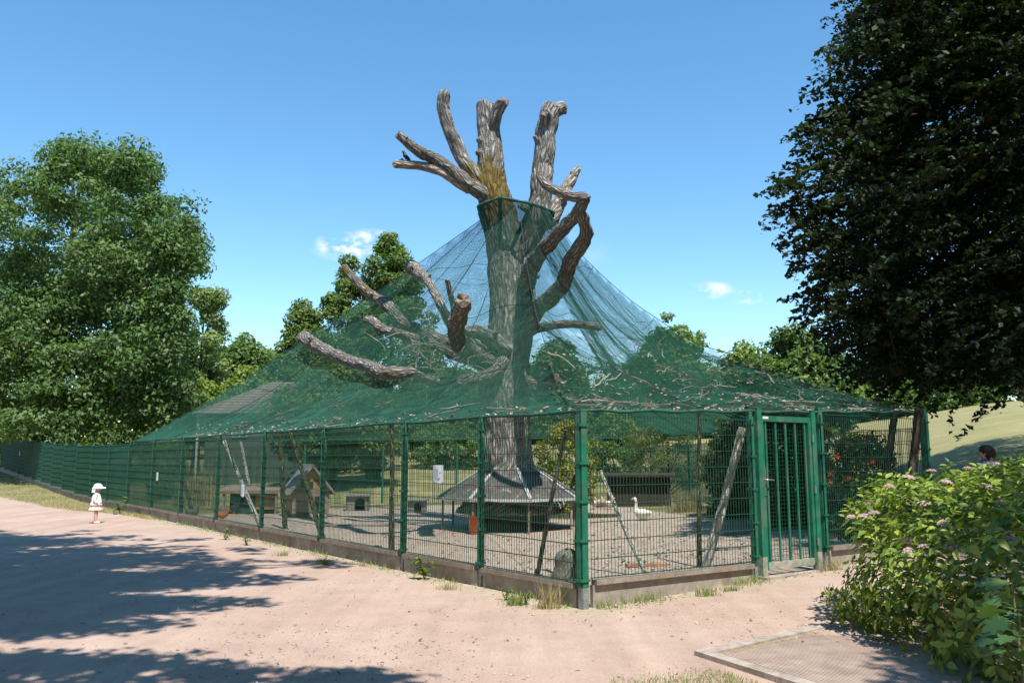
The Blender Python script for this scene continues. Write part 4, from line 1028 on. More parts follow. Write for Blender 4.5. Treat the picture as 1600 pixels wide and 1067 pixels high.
# ------------------------------------------------------------------ tree behind the viewer that throws the dappled shade on the path
def build_shade_tree():
    rs = np.random.RandomState(13)
    bx, by = -9.5, -2.5
    root = empty('shade_tree', (bx, by, 0), 0, 'tree left of the viewer whose branches shade the gravel path', 'tree')
    cs = []; rd = []
    def cast(px, py, z, r, flat=0.4):
        g = G(px, py); k = z / TO_SUN.z
        cs.append((g.x + TO_SUN.x * k, g.y + TO_SUN.y * k, z)); rd.append((r, r * 0.8, r * flat))
    # branches traced by their shadows
    br = [((-150, 905), (490, 888), 11.0), ((100, 880), (520, 880), 12.5), ((60, 900), (430, 905), 10.5), ((0, 950), (380, 945), 10.0), ((-120, 870), (300, 845), 12.0), ((-150, 940), (375, 935), 10.0), ((-100, 985), (250, 975), 9.5), ((-200, 920), (200, 900), 12), ((-100, 840), (180, 838), 13),
          ((-150, 1045), (330, 1035), 8.2), ((-200, 960), (60, 960), 11)]
    limbs = []
    for (a, b, z) in br:
        pts = []
        for k in range(7):
            t = k / 6
            px = a[0] + (b[0] - a[0]) * t; py = a[1] + (b[1] - a[1]) * t + 5 * math.sin(k * 2.1 + z)
            zz = z - 0.6 * t
            for q in range(3 if t < 0.75 else 2):
                cast(px + rs.uniform(-30, 30), py + rs.uniform(-9, 9) * (1.1 - 0.6 * t), zz + rs.uniform(-0.3, 0.3), (0.85 - 0.40 * t) * rs.uniform(0.6, 1.15))
            g = G(px, py); kk = zz / TO_SUN.z; pts.append(Vector((g.x + TO_SUN.x * kk, g.y + TO_SUN.y * kk, zz)))
        limbs.append(pts)
    k = 0
    while k < 900:          # the dense middle of the shade
        x = rs.uniform(-160, 520); y = rs.uniform(838, 990)
        if rs.rand() > 1.15 - max(0, x) / 430.0 or y > 1000 - 0.16 * (x + 100) or y < 830 + 0.07 * x or math.sin(y * 0.16 + x * 0.004) < -1.05 + max(0, x - 60) / 420: continue
        cast(x, y, rs.uniform(9.5, 14), rs.uniform(0.2, 0.52) * (1.2 if x < 200 else 0.85), 0.6); k += 1
    for k in range(70):
        x = rs.choice([rs.uniform(-160, 260), rs.uniform(330, 420), rs.uniform(480, 600)], p=[0.5, 0.22, 0.28]) ; cast(x, rs.uniform(1022 + 0.05 * x, 1100), rs.uniform(7, 9), rs.uniform(0.2, 0.45))
    for k in range(70):     # crown proper, out of sight on the left
        d = rs.normal(size=3); d /= np.linalg.norm(d)
        cs.append((bx - 1.5 + d[0] * 4.2, by + d[1] * 4.2, 11 + d[2] * 4)); rd.append((1.1, 1.1, 0.8))
    nb = len(cs) - 70
    ca = np.array(cs); ra = np.array(rd); dd = ca[:, 1] * _c + (ca[:, 2] - CAMZ) * _s; dd2 = np.maximum(dd, 0.3)
    qx = CX + FPX * (ca[:, 0] + ra[:, 0] * 1.4) / dd2; qy = CY - FPX * (-ca[:, 1] * _s + (ca[:, 2] - 0.6 - CAMZ) * _c) / dd2
    ok = ~((dd > 0.3) & (qx > -20) & (qy > -20)); nb = int(ok[:nb].sum()); cs = list(ca[ok]); rd = list(ra[ok])
    V, t = clump_leaves(cs[:nb], rd[:nb], 60000, 0.21, rs, up=0.9, shell=0.1, outward=0.2)
    V2, t2 = clump_leaves(cs[nb:], rd[nb:], 5000, 0.5, rs); V = np.concatenate([V, V2]); t = np.concatenate([t, t2])
    crown_obj('crown', V, t, LM['mid'], root)
    mb = MB(); tube(mb, [(bx, by, -0.2), (bx, by, 0.6), (bx - 0.2, by + 0.2, 5), (bx, by, 12)], [0.6, 0.42, 0.34, 0.12], 14, 5, 0.1, 1.5, 3)
    for pts in limbs:
        tube(mb, [Vector((bx, by, 7.0)), Vector((bx, by, 7.0)).lerp(pts[0], 0.6) + Vector((0, 0, 0.8))] + pts[::2], [0.16, 0.13, 0.10, 0.07, 0.05, 0.02], 7, 3, 0.1, 2, 5)
    fix(mb.build('trunk', M['bark_tree']), root)
build_shade_tree()
def build_back_trees():
    rs = np.random.RandomState(15)  # unseen trees added round the viewer to block sky light and deepen shadows
    for k, (x, y, h, r) in enumerate([(-27, 8, 19, 7), (-28, -6, 20, 8), (-24, -20, 22, 8), (-12, -26, 21, 8), (2, -27, 19, 8), (15, -26, 18, 8), (27, -18, 21, 8), (31, -3, 21, 8), (33, 10, 20, 7)]):
        root = empty('unseen_shade_tree', (x, y, 0), 0, 'unseen tree added behind the viewer to block sky light', 'tree', 'added trees behind the viewer')
        cs, rd = envelope_clumps(x, y, 1.0, h, r, r, 90, rs, prof_round, 1.6)
        V, t = clump_leaves(cs, rd, 4200, 1.1, rs, shell=0.5); crown_obj('crown', V, t, LM['mid'], root)
        tree_wood(root, Vector((x, y, 0)), Vector((x, y, h * 0.8)), 0.4, cs, rs, M['bark_tree'], 4)
    # unseen low bough, added to keep the front right corner in the shade
    x, y = 7.5, -5.5
    root = empty('unseen_shade_tree', (x, y, 0), 0, 'unseen tree behind the viewer, its bough added to shade the right foreground', 'tree')
    cs = []; rd = []
    for k in range(46):
        g = G(rs.uniform(1440, 1700), rs.uniform(900, 1120)); z = rs.uniform(6.5, 9); kk = z / TO_SUN.z
        cs.append((g.x + TO_SUN.x * kk, g.y + TO_SUN.y * kk, z)); rd.append((0.5, 0.45, 0.25))
    for k in range(40):
        d = rs.normal(size=3); d /= np.linalg.norm(d); cs.append((x + 1 + d[0] * 3, y - 1 + d[1] * 3, 9 + d[2] * 3)); rd.append((1, 1, 0.7))
    V, t = clump_leaves(cs, rd, 14000, 0.2, rs, up=0.8, shell=0.2); crown_obj('crown', V, t, LM['mid'], root)
    tree_wood(root, Vector((x, y, 0)), Vector((x, y, 9)), 0.35, cs, rs, M['bark_tree'], 10)
build_back_trees()

# ------------------------------------------------------------------ shrubs inside and behind the enclosure
def shrub(name, label, px, ytop, ybot, wpx, Y, m, nc, nleaf, size, rc, seed, prof=None, aspect=0.5, up=0.4, depth=0.8, cat='shrub', z0=None, stem=True):
    rs = np.random.RandomState(seed); t = P(px, ytop, Y); W = wpx * Y / FPX / 2
    g = gzf(t.x, Y); zb = max(g + 0.05, P(px, ybot, Y).z)
    root = empty(name, (t.x, Y, g), 0, label, cat)
    cs, rd = envelope_clumps(t.x, Y, zb, t.z - rc * 0.4, max(0.1, W - rc * 0.4), max(0.1, W - rc * 0.4) * depth, nc, rs, prof or prof_round, rc)
    V, tint = clump_leaves(cs, rd, nleaf, size, rs, up=up, aspect=aspect, shell=0.2)
    crown_obj('foliage', V, tint, m, root)
    if stem:
        mb = MB()
        for k in range(7):
            c = Vector(cs[k]); b = Vector((t.x + rs.uniform(-.2, .2), Y + rs.uniform(-.2, .2), g - 0.05))
            tube(mb, [b, b.lerp(c, 0.5) + Vector((0, 0, 0.1)), c], [0.03, 0.022, 0.008], 6, 3)
        fix(mb.build('stems', M['bark_tree']), root)
    return root
shrub('laurel_bush', 'yellow-green variegated laurel right of the oak trunk', 882, 648, 800, 110, 24.5, LM['laurel'], 60, 5200, 0.13, 0.28, 61, aspect=0.42)
shrub('bamboo_clump', 'arching olive green willow-leaved bush behind the goose', 1032, 640, 770, 150, 30, LM['bamboo'], 70, 9000, 0.16, 0.38, 62, aspect=0.22)
shrub('elder_bush', 'dark dense bush behind the gate', 1215, 636, 860, 190, 18.5, LM['dark'], 90, 14000, 0.12, 0.34, 63)
shrub('elder_bush', 'dark bush between the white leaning pole and the gate', 1140, 640, 810, 90, 21.5, LM['dark'], 60, 9000, 0.12, 0.32, 64)
rb = shrub('fuchsia_bush', 'leafy shrub with a few red flowers behind the fence right of the gate', 1345, 652, 872, 150, 13.9, LM['dark'], 70, 8000, 0.085, 0.22, 65, depth=0.4)
rs = np.random.RandomState(3); red = plain('red_petals', (0.55, 0.08, 0.03), 0.6, 0.3, 10, 0)
for k in range(9):
    p = P(rs.uniform(1295, 1400), rs.uniform(690, 800), 13.25); mb = MB()
    for q in range(5):
        a = q * 1.257; mb.add([p, p + Vector((0.03 * math.cos(a - .4), -0.01, 0.03 * math.sin(a - .4))), p + Vector((0.05 * math.cos(a), -0.02, 0.05 * math.sin(a))), p + Vector((0.03 * math.cos(a + .4), -0.01, 0.03 * math.sin(a + .4)))], [(0, 1, 2, 3)])
    fix(mb.build('flower', red), rb)
shrub('hedge_bush', 'green bush at the far back of the enclosure behind the brown hut', 560, 640, 760, 150, 44, LM['mid'], 60, 7000, 0.24, 0.5, 66)
shrub('hedge_bush', 'low green bush at the far back left of the oak trunk', 705, 655, 770, 170, 46, LM['mid'], 60, 7000, 0.24, 0.5, 67)
shrub('hedge_bush', 'bright willow bush seen through the netting at the left end', 262, 668, 780, 70, 33, LM['bright'], 40, 4500, 0.16, 0.35, 68, aspect=0.25)
for k, (px, yt, w, Y_) in enumerate([(-30, 655, 150, 70), (70, 662, 120, 72), (165, 660, 120, 74), (255, 655, 110, 70)]):
    shrub('hedge_bush', ('leftmost', 'second from left', 'third from left', 'rightmost')[k] + ' bush of the hedge behind the far left fence', px, yt, 712, w, Y_, LM['mid'], 40, 3500, 0.4, 0.8, 80 + k, stem=False)
pts_ = limb_pts([(584, 790, 34), (583, 752, 26), (583, 700, 24), (584, 640, 22)], (40.0, 40.0, 40.0, 40.0)); mb = MB(); tube(mb, pts_[0], pts_[1], 12, 4, 0.1, 2, 4)
fix(mb.build('trunk', M['bark_tree']), empty('bare_tree', pts_[0][0], 0, 'dark bare trunk standing behind the nest box', 'tree'))
shrub('hedge_bush', 'green bush at the back right of the enclosure', 960, 640, 740, 120, 38, LM['mid'], 50, 6000, 0.2, 0.45, 69)

def blades(pts, h, w, rs, spread=0.35, seg=2):
    """grass blades as bent strips -> quads array (n*2,4,3)"""
    n = len(pts); pts = np.asarray(pts, float)
    a = rs.rand(n) * 2 * np.pi; hh = h * rs.uniform(0.5, 1.2, n)
    lean = rs.rand(n) * spread * hh; ld = rs.rand(n) * 2 * np.pi
    wv = np.stack([np.cos(a), np.sin(a), np.zeros(n)], 1) * (w * rs.uniform(0.7, 1.3, n))[:, None]
    l = np.stack([np.cos(ld) * lean, np.sin(ld) * lean, np.zeros(n)], 1)
    m_ = pts + l * 0.35 + np.stack([0 * hh, 0 * hh, hh * 0.55], 1); t = pts + l + np.stack([0 * hh, 0 * hh, hh], 1)
    Q = np.empty((n, 2, 4, 3))
    Q[:, 0, 0] = pts - wv; Q[:, 0, 1] = pts + wv; Q[:, 0, 2] = m_ + wv * 0.7; Q[:, 0, 3] = m_ - wv * 0.7
    Q[:, 1, 0] = m_ - wv * 0.7; Q[:, 1, 1] = m_ + wv * 0.7; Q[:, 1, 2] = t + wv * 0.1; Q[:, 1, 3] = t - wv * 0.1
    return Q.reshape(n * 2, 4, 3), np.repeat(np.clip(rs.rand(n), 0, 1), 2)
LM['straw'] = leafmat('dry_grass_blade', (0.24, 0.20, 0.09), (0.56, 0.47, 0.27), 0.25, 0.8)
LM['reed'] = leafmat('dry_reed', (0.20, 0.17, 0.08), (0.42, 0.36, 0.2), 0.2, 0.8)
# reeds beside the goose
rs = np.random.RandomState(71); g = G(1072, 808); pts = np.stack([g.x + rs.normal(0, 0.22, 420), g.y + rs.normal(0.2, 0.2, 420), np.zeros(420)], 1)
Q, t = blades(pts, 0.75, 0.006, rs, 0.3); o = crown_obj('reed_clump', Q, t, LM['reed'], None); tag(o, 'clump of dry upright reeds right of the goose', 'reeds')
rs = np.random.RandomState(72); g = G(268, 795); pts = np.stack([g.x + rs.normal(0, 0.3, 420), g.y + 2 + rs.normal(0.2, 0.3, 420), np.zeros(420)], 1)
Q, t = blades(pts, 1.3, 0.008, rs, 0.25); o = crown_obj('reed_clump', Q, t, LM['reed'], None); tag(o, 'clump of pale dry reeds behind the netting at the left end', 'reeds')

# verge grass, tufts at the plinth, patch in the foreground
def fence_out(px, D, sgn):
    """unit normal of the fence towards the viewer"""
    return Vector((-D.y, D.x, 0)) * sgn
rs = np.random.RandomState(73); pts = []
while len(pts) < 9000:
    t = rs.uniform(17, 50); off = 0.06 + (0.3 + 1.3 * float(sstep(t, 18, 26)) + 1.5 * float(sstep(t, 26, 40))) * rs.rand() ** 0.9
    p = C + DL * t + Vector((-DL.y, DL.x, 0)) * off; pts.append((p.x, p.y, gzf(p.x, p.y) - 0.01))
Q, t = blades(pts, 0.085, 0.006, rs, 0.8)
tag(crown_obj('verge_grass', Q, t, LM['straw'], None), 'short dry grass on the verge along the far fence', 'grass', kind='stuff')
rs = np.random.RandomState(74); pts = []
for k in range(2600):
    D, sg, mx = (DL, 1, 19) if rs.rand() < 0.7 else (DR, -1, 2.8)
    tt = rs.uniform(0.1, mx); 
    if math.sin(tt * 3.1) + math.sin(tt * 7.7 + 1) < 0.35 + rs.normal() * 0.35: continue
    p = C + D * tt + Vector((-D.y, D.x, 0)) * sg * (0.04 + abs(rs.normal(0, 0.13))); pts.append((p.x, p.y, gzf(p.x, p.y) - 0.01))
Q, t = blades(pts, 0.10, 0.004, rs, 0.8)
tag(crown_obj('plinth_grass', Q, t, LM['grass'], None), 'sparse grass along the foot of the plinth', 'grass', kind='stuff')
rs = np.random.RandomState(75); pts = []
while len(pts) < 3800:
    x = rs.uniform(955, 1230); y = rs.uniform(1032, 1110)
    if y < 1075 - 0.16 * (x - 955) + rs.normal() * 9 or (x > 1085 and y < 1036 + 0.33 * (x - 1085)): continue
    p = G(x, y); pts.append((p.x, p.y, -0.01))
Q, t = blades(pts, 0.05, 0.0035, rs, 1.0)
tag(crown_obj('grass_patch', Q, t, LM['grass'], None), 'patch of short grass and clover at the bottom edge in front of the ribbed slab', 'grass', kind='stuff')

def leaf_shape(kind):
    """unit leaf along +x, returns verts, faces"""
    if kind == 'ovate':
        prof = [(0, 0.03), (0.18, 0.34), (0.42, 0.50), (0.74, 0.28), (1.0, 0.0)]
        v = []; f = []
        for i, (x, w) in enumerate(prof):
            z = -0.22 * x * x
            v += [(x, -w / 2, z + 0.10 * w), (x, 0, z - 0.02), (x, w / 2, z + 0.10 * w)]
        for i in range(len(prof) - 1):
            a = 3 * i; f += [(a, a + 1, a + 4, a + 3), (a + 1, a + 2, a + 5, a + 4)]
        return v, f
    # palmate
    out = [(0.0, 0.0), (-0.08, 0.22), (0.10, 0.40), (0.06, 0.58), (0.30, 0.50), (0.42, 0.34), (0.62, 0.50), (0.74, 0.40), (0.70, 0.22), (0.90, 0.16), (1.05, 0.0)]
    v = [(0.28, 0, -0.03)] + [(x, y, 0.05 * y - 0.12 * x * x) for x, y in out] + [(x, -y, 0.05 * y - 0.12 * x * x) for x, y in reversed(out[1:-1])]
    n = len(v) - 1
    return v, [(0, 1 + i, 1 + (i + 1) % n) for i in range(n)]
def leaf_variants(name, kind, m, k, seed):
    v, f = leaf_shape(kind); rr = random.Random(seed); res = []
    for i in range(k):
        me = bpy.data.meshes.new(name); b = rr.uniform(-0.15, 0.12); tw_ = rr.uniform(-0.25, 0.25)
        me.from_pydata([(x, y * rr.uniform(0.93, 1.07), z + b * x * x + tw_ * x * y + rr.uniform(-.015, .015)) for x, y, z in v], [], f)
        me.materials.append(m); at = me.attributes.new('tint', 'FLOAT', 'POINT'); at.data.foreach_set('value', [i / max(1, k - 1)] * len(v))
        me.polygons.foreach_set('use_smooth', [True] * len(f)); me.update(); res.append(me)
    return res
def leaf_matrix(p, d, up, s):
    x = d.normalized(); y = up.cross(x)
    if y.length < 1e-3: y = Vector((1, 0, 0)).cross(x)
    y.normalize(); z = x.cross(y)
    return Matrix.Translation(p) @ Matrix((x, y, z)).transposed().to_4x4() @ Matrix.Scale(s, 4)
def weed(px, py, h, n, name, label, seed, z=None):
    rr = random.Random(seed); b = G(px, py); b.z = gzf(b.x, b.y)
    root = empty(name, b, 0, label, 'plant'); vars_ = leaf_variants('leaf', 'ovate', LM['weed'], 4, seed)
    mb = MB(); sp = []
    for k in range(4):
        t = Vector((rr.uniform(-.45, .45) * h, rr.uniform(-.35, .35) * h, h * rr.uniform(0.7, 1.0)))
        tube(mb, [(0, 0, -0.02), t * 0.5 + Vector((0, 0, 0.1 * h)), t], [0.006, 0.005, 0.003], 5, 3); sp.append(t)
    mb.build('stem', LM['weed'], root)
    for k in range(n):
        t = sp[k % 4]; f = rr.uniform(0.25, 1.05); a = rr.uniform(0, 6.28)
        o = link('leaf', vars_[k % 4], root)
        o.matrix_local = leaf_matrix(t * f, Vector((math.cos(a), math.sin(a), rr.uniform(-.2, .5))), Vector((0, 0, 1)), h * rr.uniform(0.28, 0.45))
weed(664, 905, 0.33, 42, 'nettle', 'leafy green nettle growing at the plinth', 1)
weed(352, 843, 0.24, 30, 'dandelion', 'bright green weed at the plinth near the dark hut', 2)
weed(385, 852, 0.20, 26, 'dandelion', 'low green weed right of the bright one at the plinth', 3)
weed(188, 803, 0.5, 20, 'dandelion', 'small weed at the fence just right of the toddler', 4)
weed(790, 938, 0.15, 26, 'dandelion', 'low green weed left of the dry grass tuft near the corner', 5)
weed(822, 944, 0.14, 26, 'dandelion', 'low green weed close to the dry grass tuft near the corner', 6)
weed(126, 783, 0.4, 20, 'dandelion', 'small weed on the verge behind the toddler', 7)
for k, (px, py, h, n, m, lb) in enumerate([(855, 950, 0.27, 130, 'straw', 'tall dry grass tuft beside the corner post'), (806, 945, 0.14, 160, 'grass', 'green grass tuft on the left of the dry one'), (505, 882, 0.13, 120, 'grass', 'grass tuft at the plinth below the brown hut'),
                                   (700, 922, 0.12, 90, 'straw', 'small dry tuft right of the nettle'), (1103, 937, 0.10, 90, 'grass', 'small green tuft below the right plinth'), (1143, 931, 0.08, 70, 'grass', 'tiny green tuft near the gate post'), (1300, 905, 0.16, 120, 'straw', 'dry tuft beside the right gate post'),
                                   (100, 778, 0.3, 90, 'grass', 'grass tuft on the verge near the far fence'), (55, 765, 0.3, 90, 'grass', 'grass tuft at the left end of the verge'), (440, 868, 0.1, 80, 'grass', 'grass tuft where the tree shade meets the plinth')]):
    rs = np.random.RandomState(200 + k); g = G(px, py); z = gzf(g.x, g.y)
    pts = np.stack([g.x + rs.normal(0, 0.065, n), g.y + rs.normal(0, 0.04, n), np.full(n, z - 0.01)], 1)
    Q, t = blades(pts, h, 0.004, rs, 0.7); tag(crown_obj('grass_tuft', Q, t, LM[m], None), lb, 'grass', 'grass tufts at the fence', 'stuff')

# ------------------------------------------------------------------ things inside the enclosure
def pole(name, label, a, b, w, m, off=0.0, seed=0, cut='cut', group='poles inside the fence', wt=None):
    """a, b: photo pixels of top and foot; the foot stands on the ground"""
    f = G(b[0], b[1]); f.z = gzf(f.x, f.y) - 0.03
    t = P(a[0], a[1], f.y + off)
    mb = MB(); r = pr(w, f); rt = r * (wt or 0.85)
    mid = f.lerp(t, 0.5) + Vector((0.015 * math.sin(seed * 3), 0, 0))
    tube(mb, [f, f.lerp(mid, 0.5), mid, mid.lerp(t, 0.5), t], [r, r, (r + rt) / 2, rt, rt], 10, 4, 0.14, 4, seed, (True, True), 0, 1)
    o = mb.build(name, [M[m], M[cut]]); o.data.transform(Matrix.Translation(-f)); o.location = f
    return tag(o, label, 'pole', group)
M['birch'] = barkmat('whitewashed_pole', (0.82, 0.82, 0.76), (0.55, 0.56, 0.49), (0.14, 0.18, 0.09), 0.2, None, 1, 1.0, 0.7)
pole('wooden_post', 'mossy upright post behind the third fence panel', (612, 660), (612, 862), 9, 'bark_pole', 0, 1)
pole('wooden_post', 'mossy upright post in front of the brown gabled hut', (437, 674), (446, 826), 8, 'bark_pole', 0, 2)
pole('wooden_post', 'dark mossy post right behind the corner post', (902, 645), (903, 908), 11, 'bark_pole', 0, 3)
pole('wooden_post', 'thin upright post left of the white leaning pole', (1093, 645), (1093, 893), 8, 'bark_pole', 0, 4)
pole('leaning_pole', 'mossy brown pole leaning across the gabled hut', (452, 672), (507, 848), 8, 'bark_pole', 0.3, 5)
pole('leaning_pole', 'pale blotched pole leaning beside the small white sign', (350, 688), (413, 833), 7, 'birch', 0.4, 6)
pole('leaning_pole', 'thin pale pole leaning behind the small white sign', (376, 690), (397, 800), 5, 'birch', 0.3, 7)
pole('leaning_pole', 'thin dark pole leaning left of the corner post', (884, 672), (839, 900), 7, 'bark_tree', -0.3, 8)
pole('leaning_pole', 'thick whitish pole leaning left of the gate', (1160, 668), (1100, 900), 15, 'birch', -0.4, 9)
pole('leaning_pole', 'thin green-white pole leaning right of the corner post', (938, 735), (1012, 905), 7, 'birch', 0.4, 10)
pole('leaning_pole', 'green pole leaning behind the left netting', (270, 694), (304, 811), 6, 'bark_pole', 0.3, 11)
pole('leaning_pole', 'green pole leaning at the left end of the net', (224, 700), (238, 798), 6, 'bark_pole', 0.3, 12)
pole('wooden_post', 'upright green post behind the left netting', (283, 690), (283, 806), 6, 'bark_pole', 0, 13)
p_ = C + DR * (RD - 0.5)
for (a, b, w, lb, sd) in (((1398, 645), (1372, 880), 13, 'dark log leaning inside the right end of the fence', 14), ((1436, 640), (1410, 882), 16, 'thick dark log leaning at the right corner of the fence', 15)):
    pole('leaning_log', lb, a, b, w, 'bark_tree', -0.3, sd)

wood_r = plain('reddish_boards', (0.36, 0.19, 0.10), 0.85, 0.3, 7, 0.3, dirt=(0.2, 0.14, 0.1), dirtamt=0.4)
wood_b = plain('beige_boards', (0.31, 0.24, 0.175), 0.9, 0.25, 7, 0.3, dirt=(0.25, 0.2, 0.15), dirtamt=0.4)
wood_g = plain('grey_weathered_boards', (0.26, 0.23, 0.2), 0.9, 0.3, 7, 0.4)
roof_f = plain('grey_roofing_felt', (0.24, 0.245, 0.25), 0.9, 0.2, 9, 0.4)
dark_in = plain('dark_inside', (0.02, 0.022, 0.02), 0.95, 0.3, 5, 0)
green_w = plain('dark_green_boards', (0.03, 0.06, 0.045), 0.8, 0.3, 7, 0.2)

def gabled_hut():
    b = G(478, 806); root = empty('gabled_hut', (b.x, b.y, 0), 0.42, 'small brown wooden hut with grey gable roof inside the enclosure', 'hut')
    w, l, hw, hp = 1.02, 1.3, 0.80, 1.42
    n = 6
    for k in range(n):   # front boards
        z0 = 0.12 + k * (hw - 0.12) / n; z1 = 0.12 + (k + 1) * (hw - 0.12) / n
        mb = MB(); mb.box((0, -l / 2 + (0.004 if k % 2 else 0), (z0 + z1) / 2), (w, 0.03, z1 - z0 - 0.006)); mb.build('board', wood_b, root)
    mb = MB(); mb.add([(-w / 2, -l / 2 - 0.01, hw), (w / 2, -l / 2 - 0.01, hw), (0, -l / 2 - 0.01, hp), (-w / 2, -l / 2 + 0.02, hw), (w / 2, -l / 2 + 0.02, hw), (0, -l / 2 + 0.02, hp)], [(0, 1, 2), (5, 4, 3), (0, 3, 4, 1), (1, 4, 5, 2), (2, 5, 3, 0)]); gb = mb.build('gable', wood_r, root)
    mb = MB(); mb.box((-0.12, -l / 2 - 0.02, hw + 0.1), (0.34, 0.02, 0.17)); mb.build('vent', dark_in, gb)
    mb = MB()
    for s in (-1, 1): mb.box((s * (w / 2 - 0.015), 0, 0.45), (0.03, l - 0.04, 0.68))
    mb.box((0, l / 2 - 0.03, 0.45), (w - 0.07, 0.03, 0.68)); mb.box((0, 0, 0.11), (w - 0.08, l - 0.1, 0.03)); mb.build('walls', wood_r, root)
    for s in (-1, 1):
        mb = MB(); a = Vector((s * (w / 2 + 0.14), 0, hw - 0.16 * (hp - hw) / (w / 2) + 0.02)); c = Vector((0, 0, hp + 0.03))
        d = (c - a); mb.bar(a, c + d * 0.02, l + 0.3, 0.03, up=(d.z, 0, -d.x)); mb.build('roof_slope', roof_f, root)
        mb = MB(); mb.bar((s * (w / 2 + 0.13), -l / 2 - 0.16, hw - 0.15), (0, -l / 2 - 0.16, hp + 0.02), 0.03, 0.06); mb.build('barge_board', wood_g, root)
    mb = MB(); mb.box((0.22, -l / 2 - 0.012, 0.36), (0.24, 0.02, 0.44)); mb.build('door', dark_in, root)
    for x in (-1, 1):
        for y in (-1, 1):
            mb = MB(); mb.box((x * 0.42, y * 0.52, 0.05), (0.09, 0.09, 0.12)); mb.build('foot', wood_g, root)
    mb = MB(); mb.box((0.15, -l / 2 - 0.25, 0.06), (0.5, 0.4, 0.03), Matrix.Rotation(0.2, 3, 'X')); mb.build('ramp', wood_g, root)
gabled_hut()
def lean_to():
    b = G(400, 803); root = empty('lean_to', (b.x - 0.25, b.y + 0.3, 0), 0.1, 'low dark open shelter with flat brown roof left of the gabled hut', 'hut')
    mb = MB(); mb.box((0, 0, 0.72), (1.75, 0.95, 0.04), Matrix.Rotation(0.10, 3, 'X')); mb.build('roof', wood_g, root)
    mb = MB(); mb.box((0, -0.46, 0.655), (1.7, 0.03, 0.10)); mb.build('fascia', wood_r, root)
    mb = MB(); mb.box((-0.22, -0.22, 0.32), (0.72, 0.03, 0.56)); mb.build('front_panel', green_w, root)
    mb = MB(); mb.box((0.48, -0.25, 0.34), (0.6, 0.03, 0.42)); mb.build('side_panel', wood_r, root)
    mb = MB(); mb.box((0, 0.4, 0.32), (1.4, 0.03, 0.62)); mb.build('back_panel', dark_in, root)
    for x in (-0.72, 0.8):
        mb = MB(); mb.box((x, -0.4, 0.31), (0.06, 0.06, 0.63)); mb.build('post', wood_g, root)
lean_to()
def nest_box(px, py, s, label, rz, hole=True):
    b = G(px, py); root = empty('nest_box', (b.x, b.y, gzf(b.x, b.y)), rz, label, 'box')
    mb = MB(); w, h, d = s
    mb.box((-w / 2 + 0.02, 0, h / 2), (0.03, d, h)); mb.box((w / 2 - 0.02, 0, h / 2), (0.03, d, h)); mb.box((0, d / 2, h / 2), (w, 0.03, h)); mb.build('sides', wood_g, root)
    # front with an arched opening
    n = 8; rw = w * 0.22; x0 = w * 0.12; zt = h * 0.55
    arch = [(x0 + rw, 0)] + [(x0 + rw * math.cos(math.pi * k / n), zt + rw * math.sin(math.pi * k / n)) for k in range(n + 1)] + [(x0 - rw, 0)]
    outer = [(w / 2, 0), (w / 2, h), (-w / 2, h), (-w / 2, 0)]
    v = [(x, -d / 2, z) for x, z in arch + outer]; m_ = len(arch)
    f = [tuple([0] + [m_ + 0, m_ + 1] + [k for k in range(n // 2 + 1, 0, -1)]), tuple([k for k in range(m_ - 1, n // 2, -1)] + [m_ + 1, m_ + 2, m_ + 3])]
    mb = MB(); mb.add(v, f); mb.build('front', wood_g, root)
    mb = MB(); mb.box((0, -0.03, h + 0.02), (w + 0.1, d + 0.14, 0.035)); mb.build('lid', roof_f, root)
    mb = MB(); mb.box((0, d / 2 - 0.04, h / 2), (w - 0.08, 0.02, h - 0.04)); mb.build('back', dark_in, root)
nest_box(559, 797, (0.72, 0.45, 0.5), 'wooden nest box with arched hole behind the third fence panel', 0.1)
nest_box(652, 800, (0.5, 0.35, 0.4), 'small dark box left of the tree shelter', -0.15)
def back_hut():
    b = G(1000, 797); root = empty('low_hut', (b.x, b.y, 0), -0.06, 'low dark brown hut at the back of the enclosure behind the goose', 'hut')
    br = plain('dark_brown_boards', (0.045, 0.034, 0.027), 0.9, 0.35, 6, 0.3)
    for k in range(9):
        mb = MB(); mb.box((-0.88 + k * 0.22, 0.003 * (k % 2), 0.55), (0.212, 0.03, 1.0)); mb.build('board', br, root)
    mb = MB(); mb.box((0, 0.8, 0.5), (1.95, 0.03, 1.0)); mb.box((-0.97, 0.4, 0.5), (0.03, 0.77, 1.0)); mb.box((0.97, 0.4, 0.5), (0.03, 0.77, 1.0)); mb.build('walls', br, root)
    mb = MB(); mb.box((0, 0.35, 1.12), (2.3, 1.3, 0.05), Matrix.Rotation(0.04, 3, 'X')); mb.build('roof', br, root)
back_hut()
def trough():
    g_ = G(925, 812); root = empty('plank', (g_.x - 0.2, g_.y, 0.0), 0.03, 'long low green plank lying behind the corner post', 'plank')
    mb = MB(); mb.box((0, 0, 0.10), (2.0, 0.05, 0.12)); mb.build('board', M['bark_pole'], root)
trough()
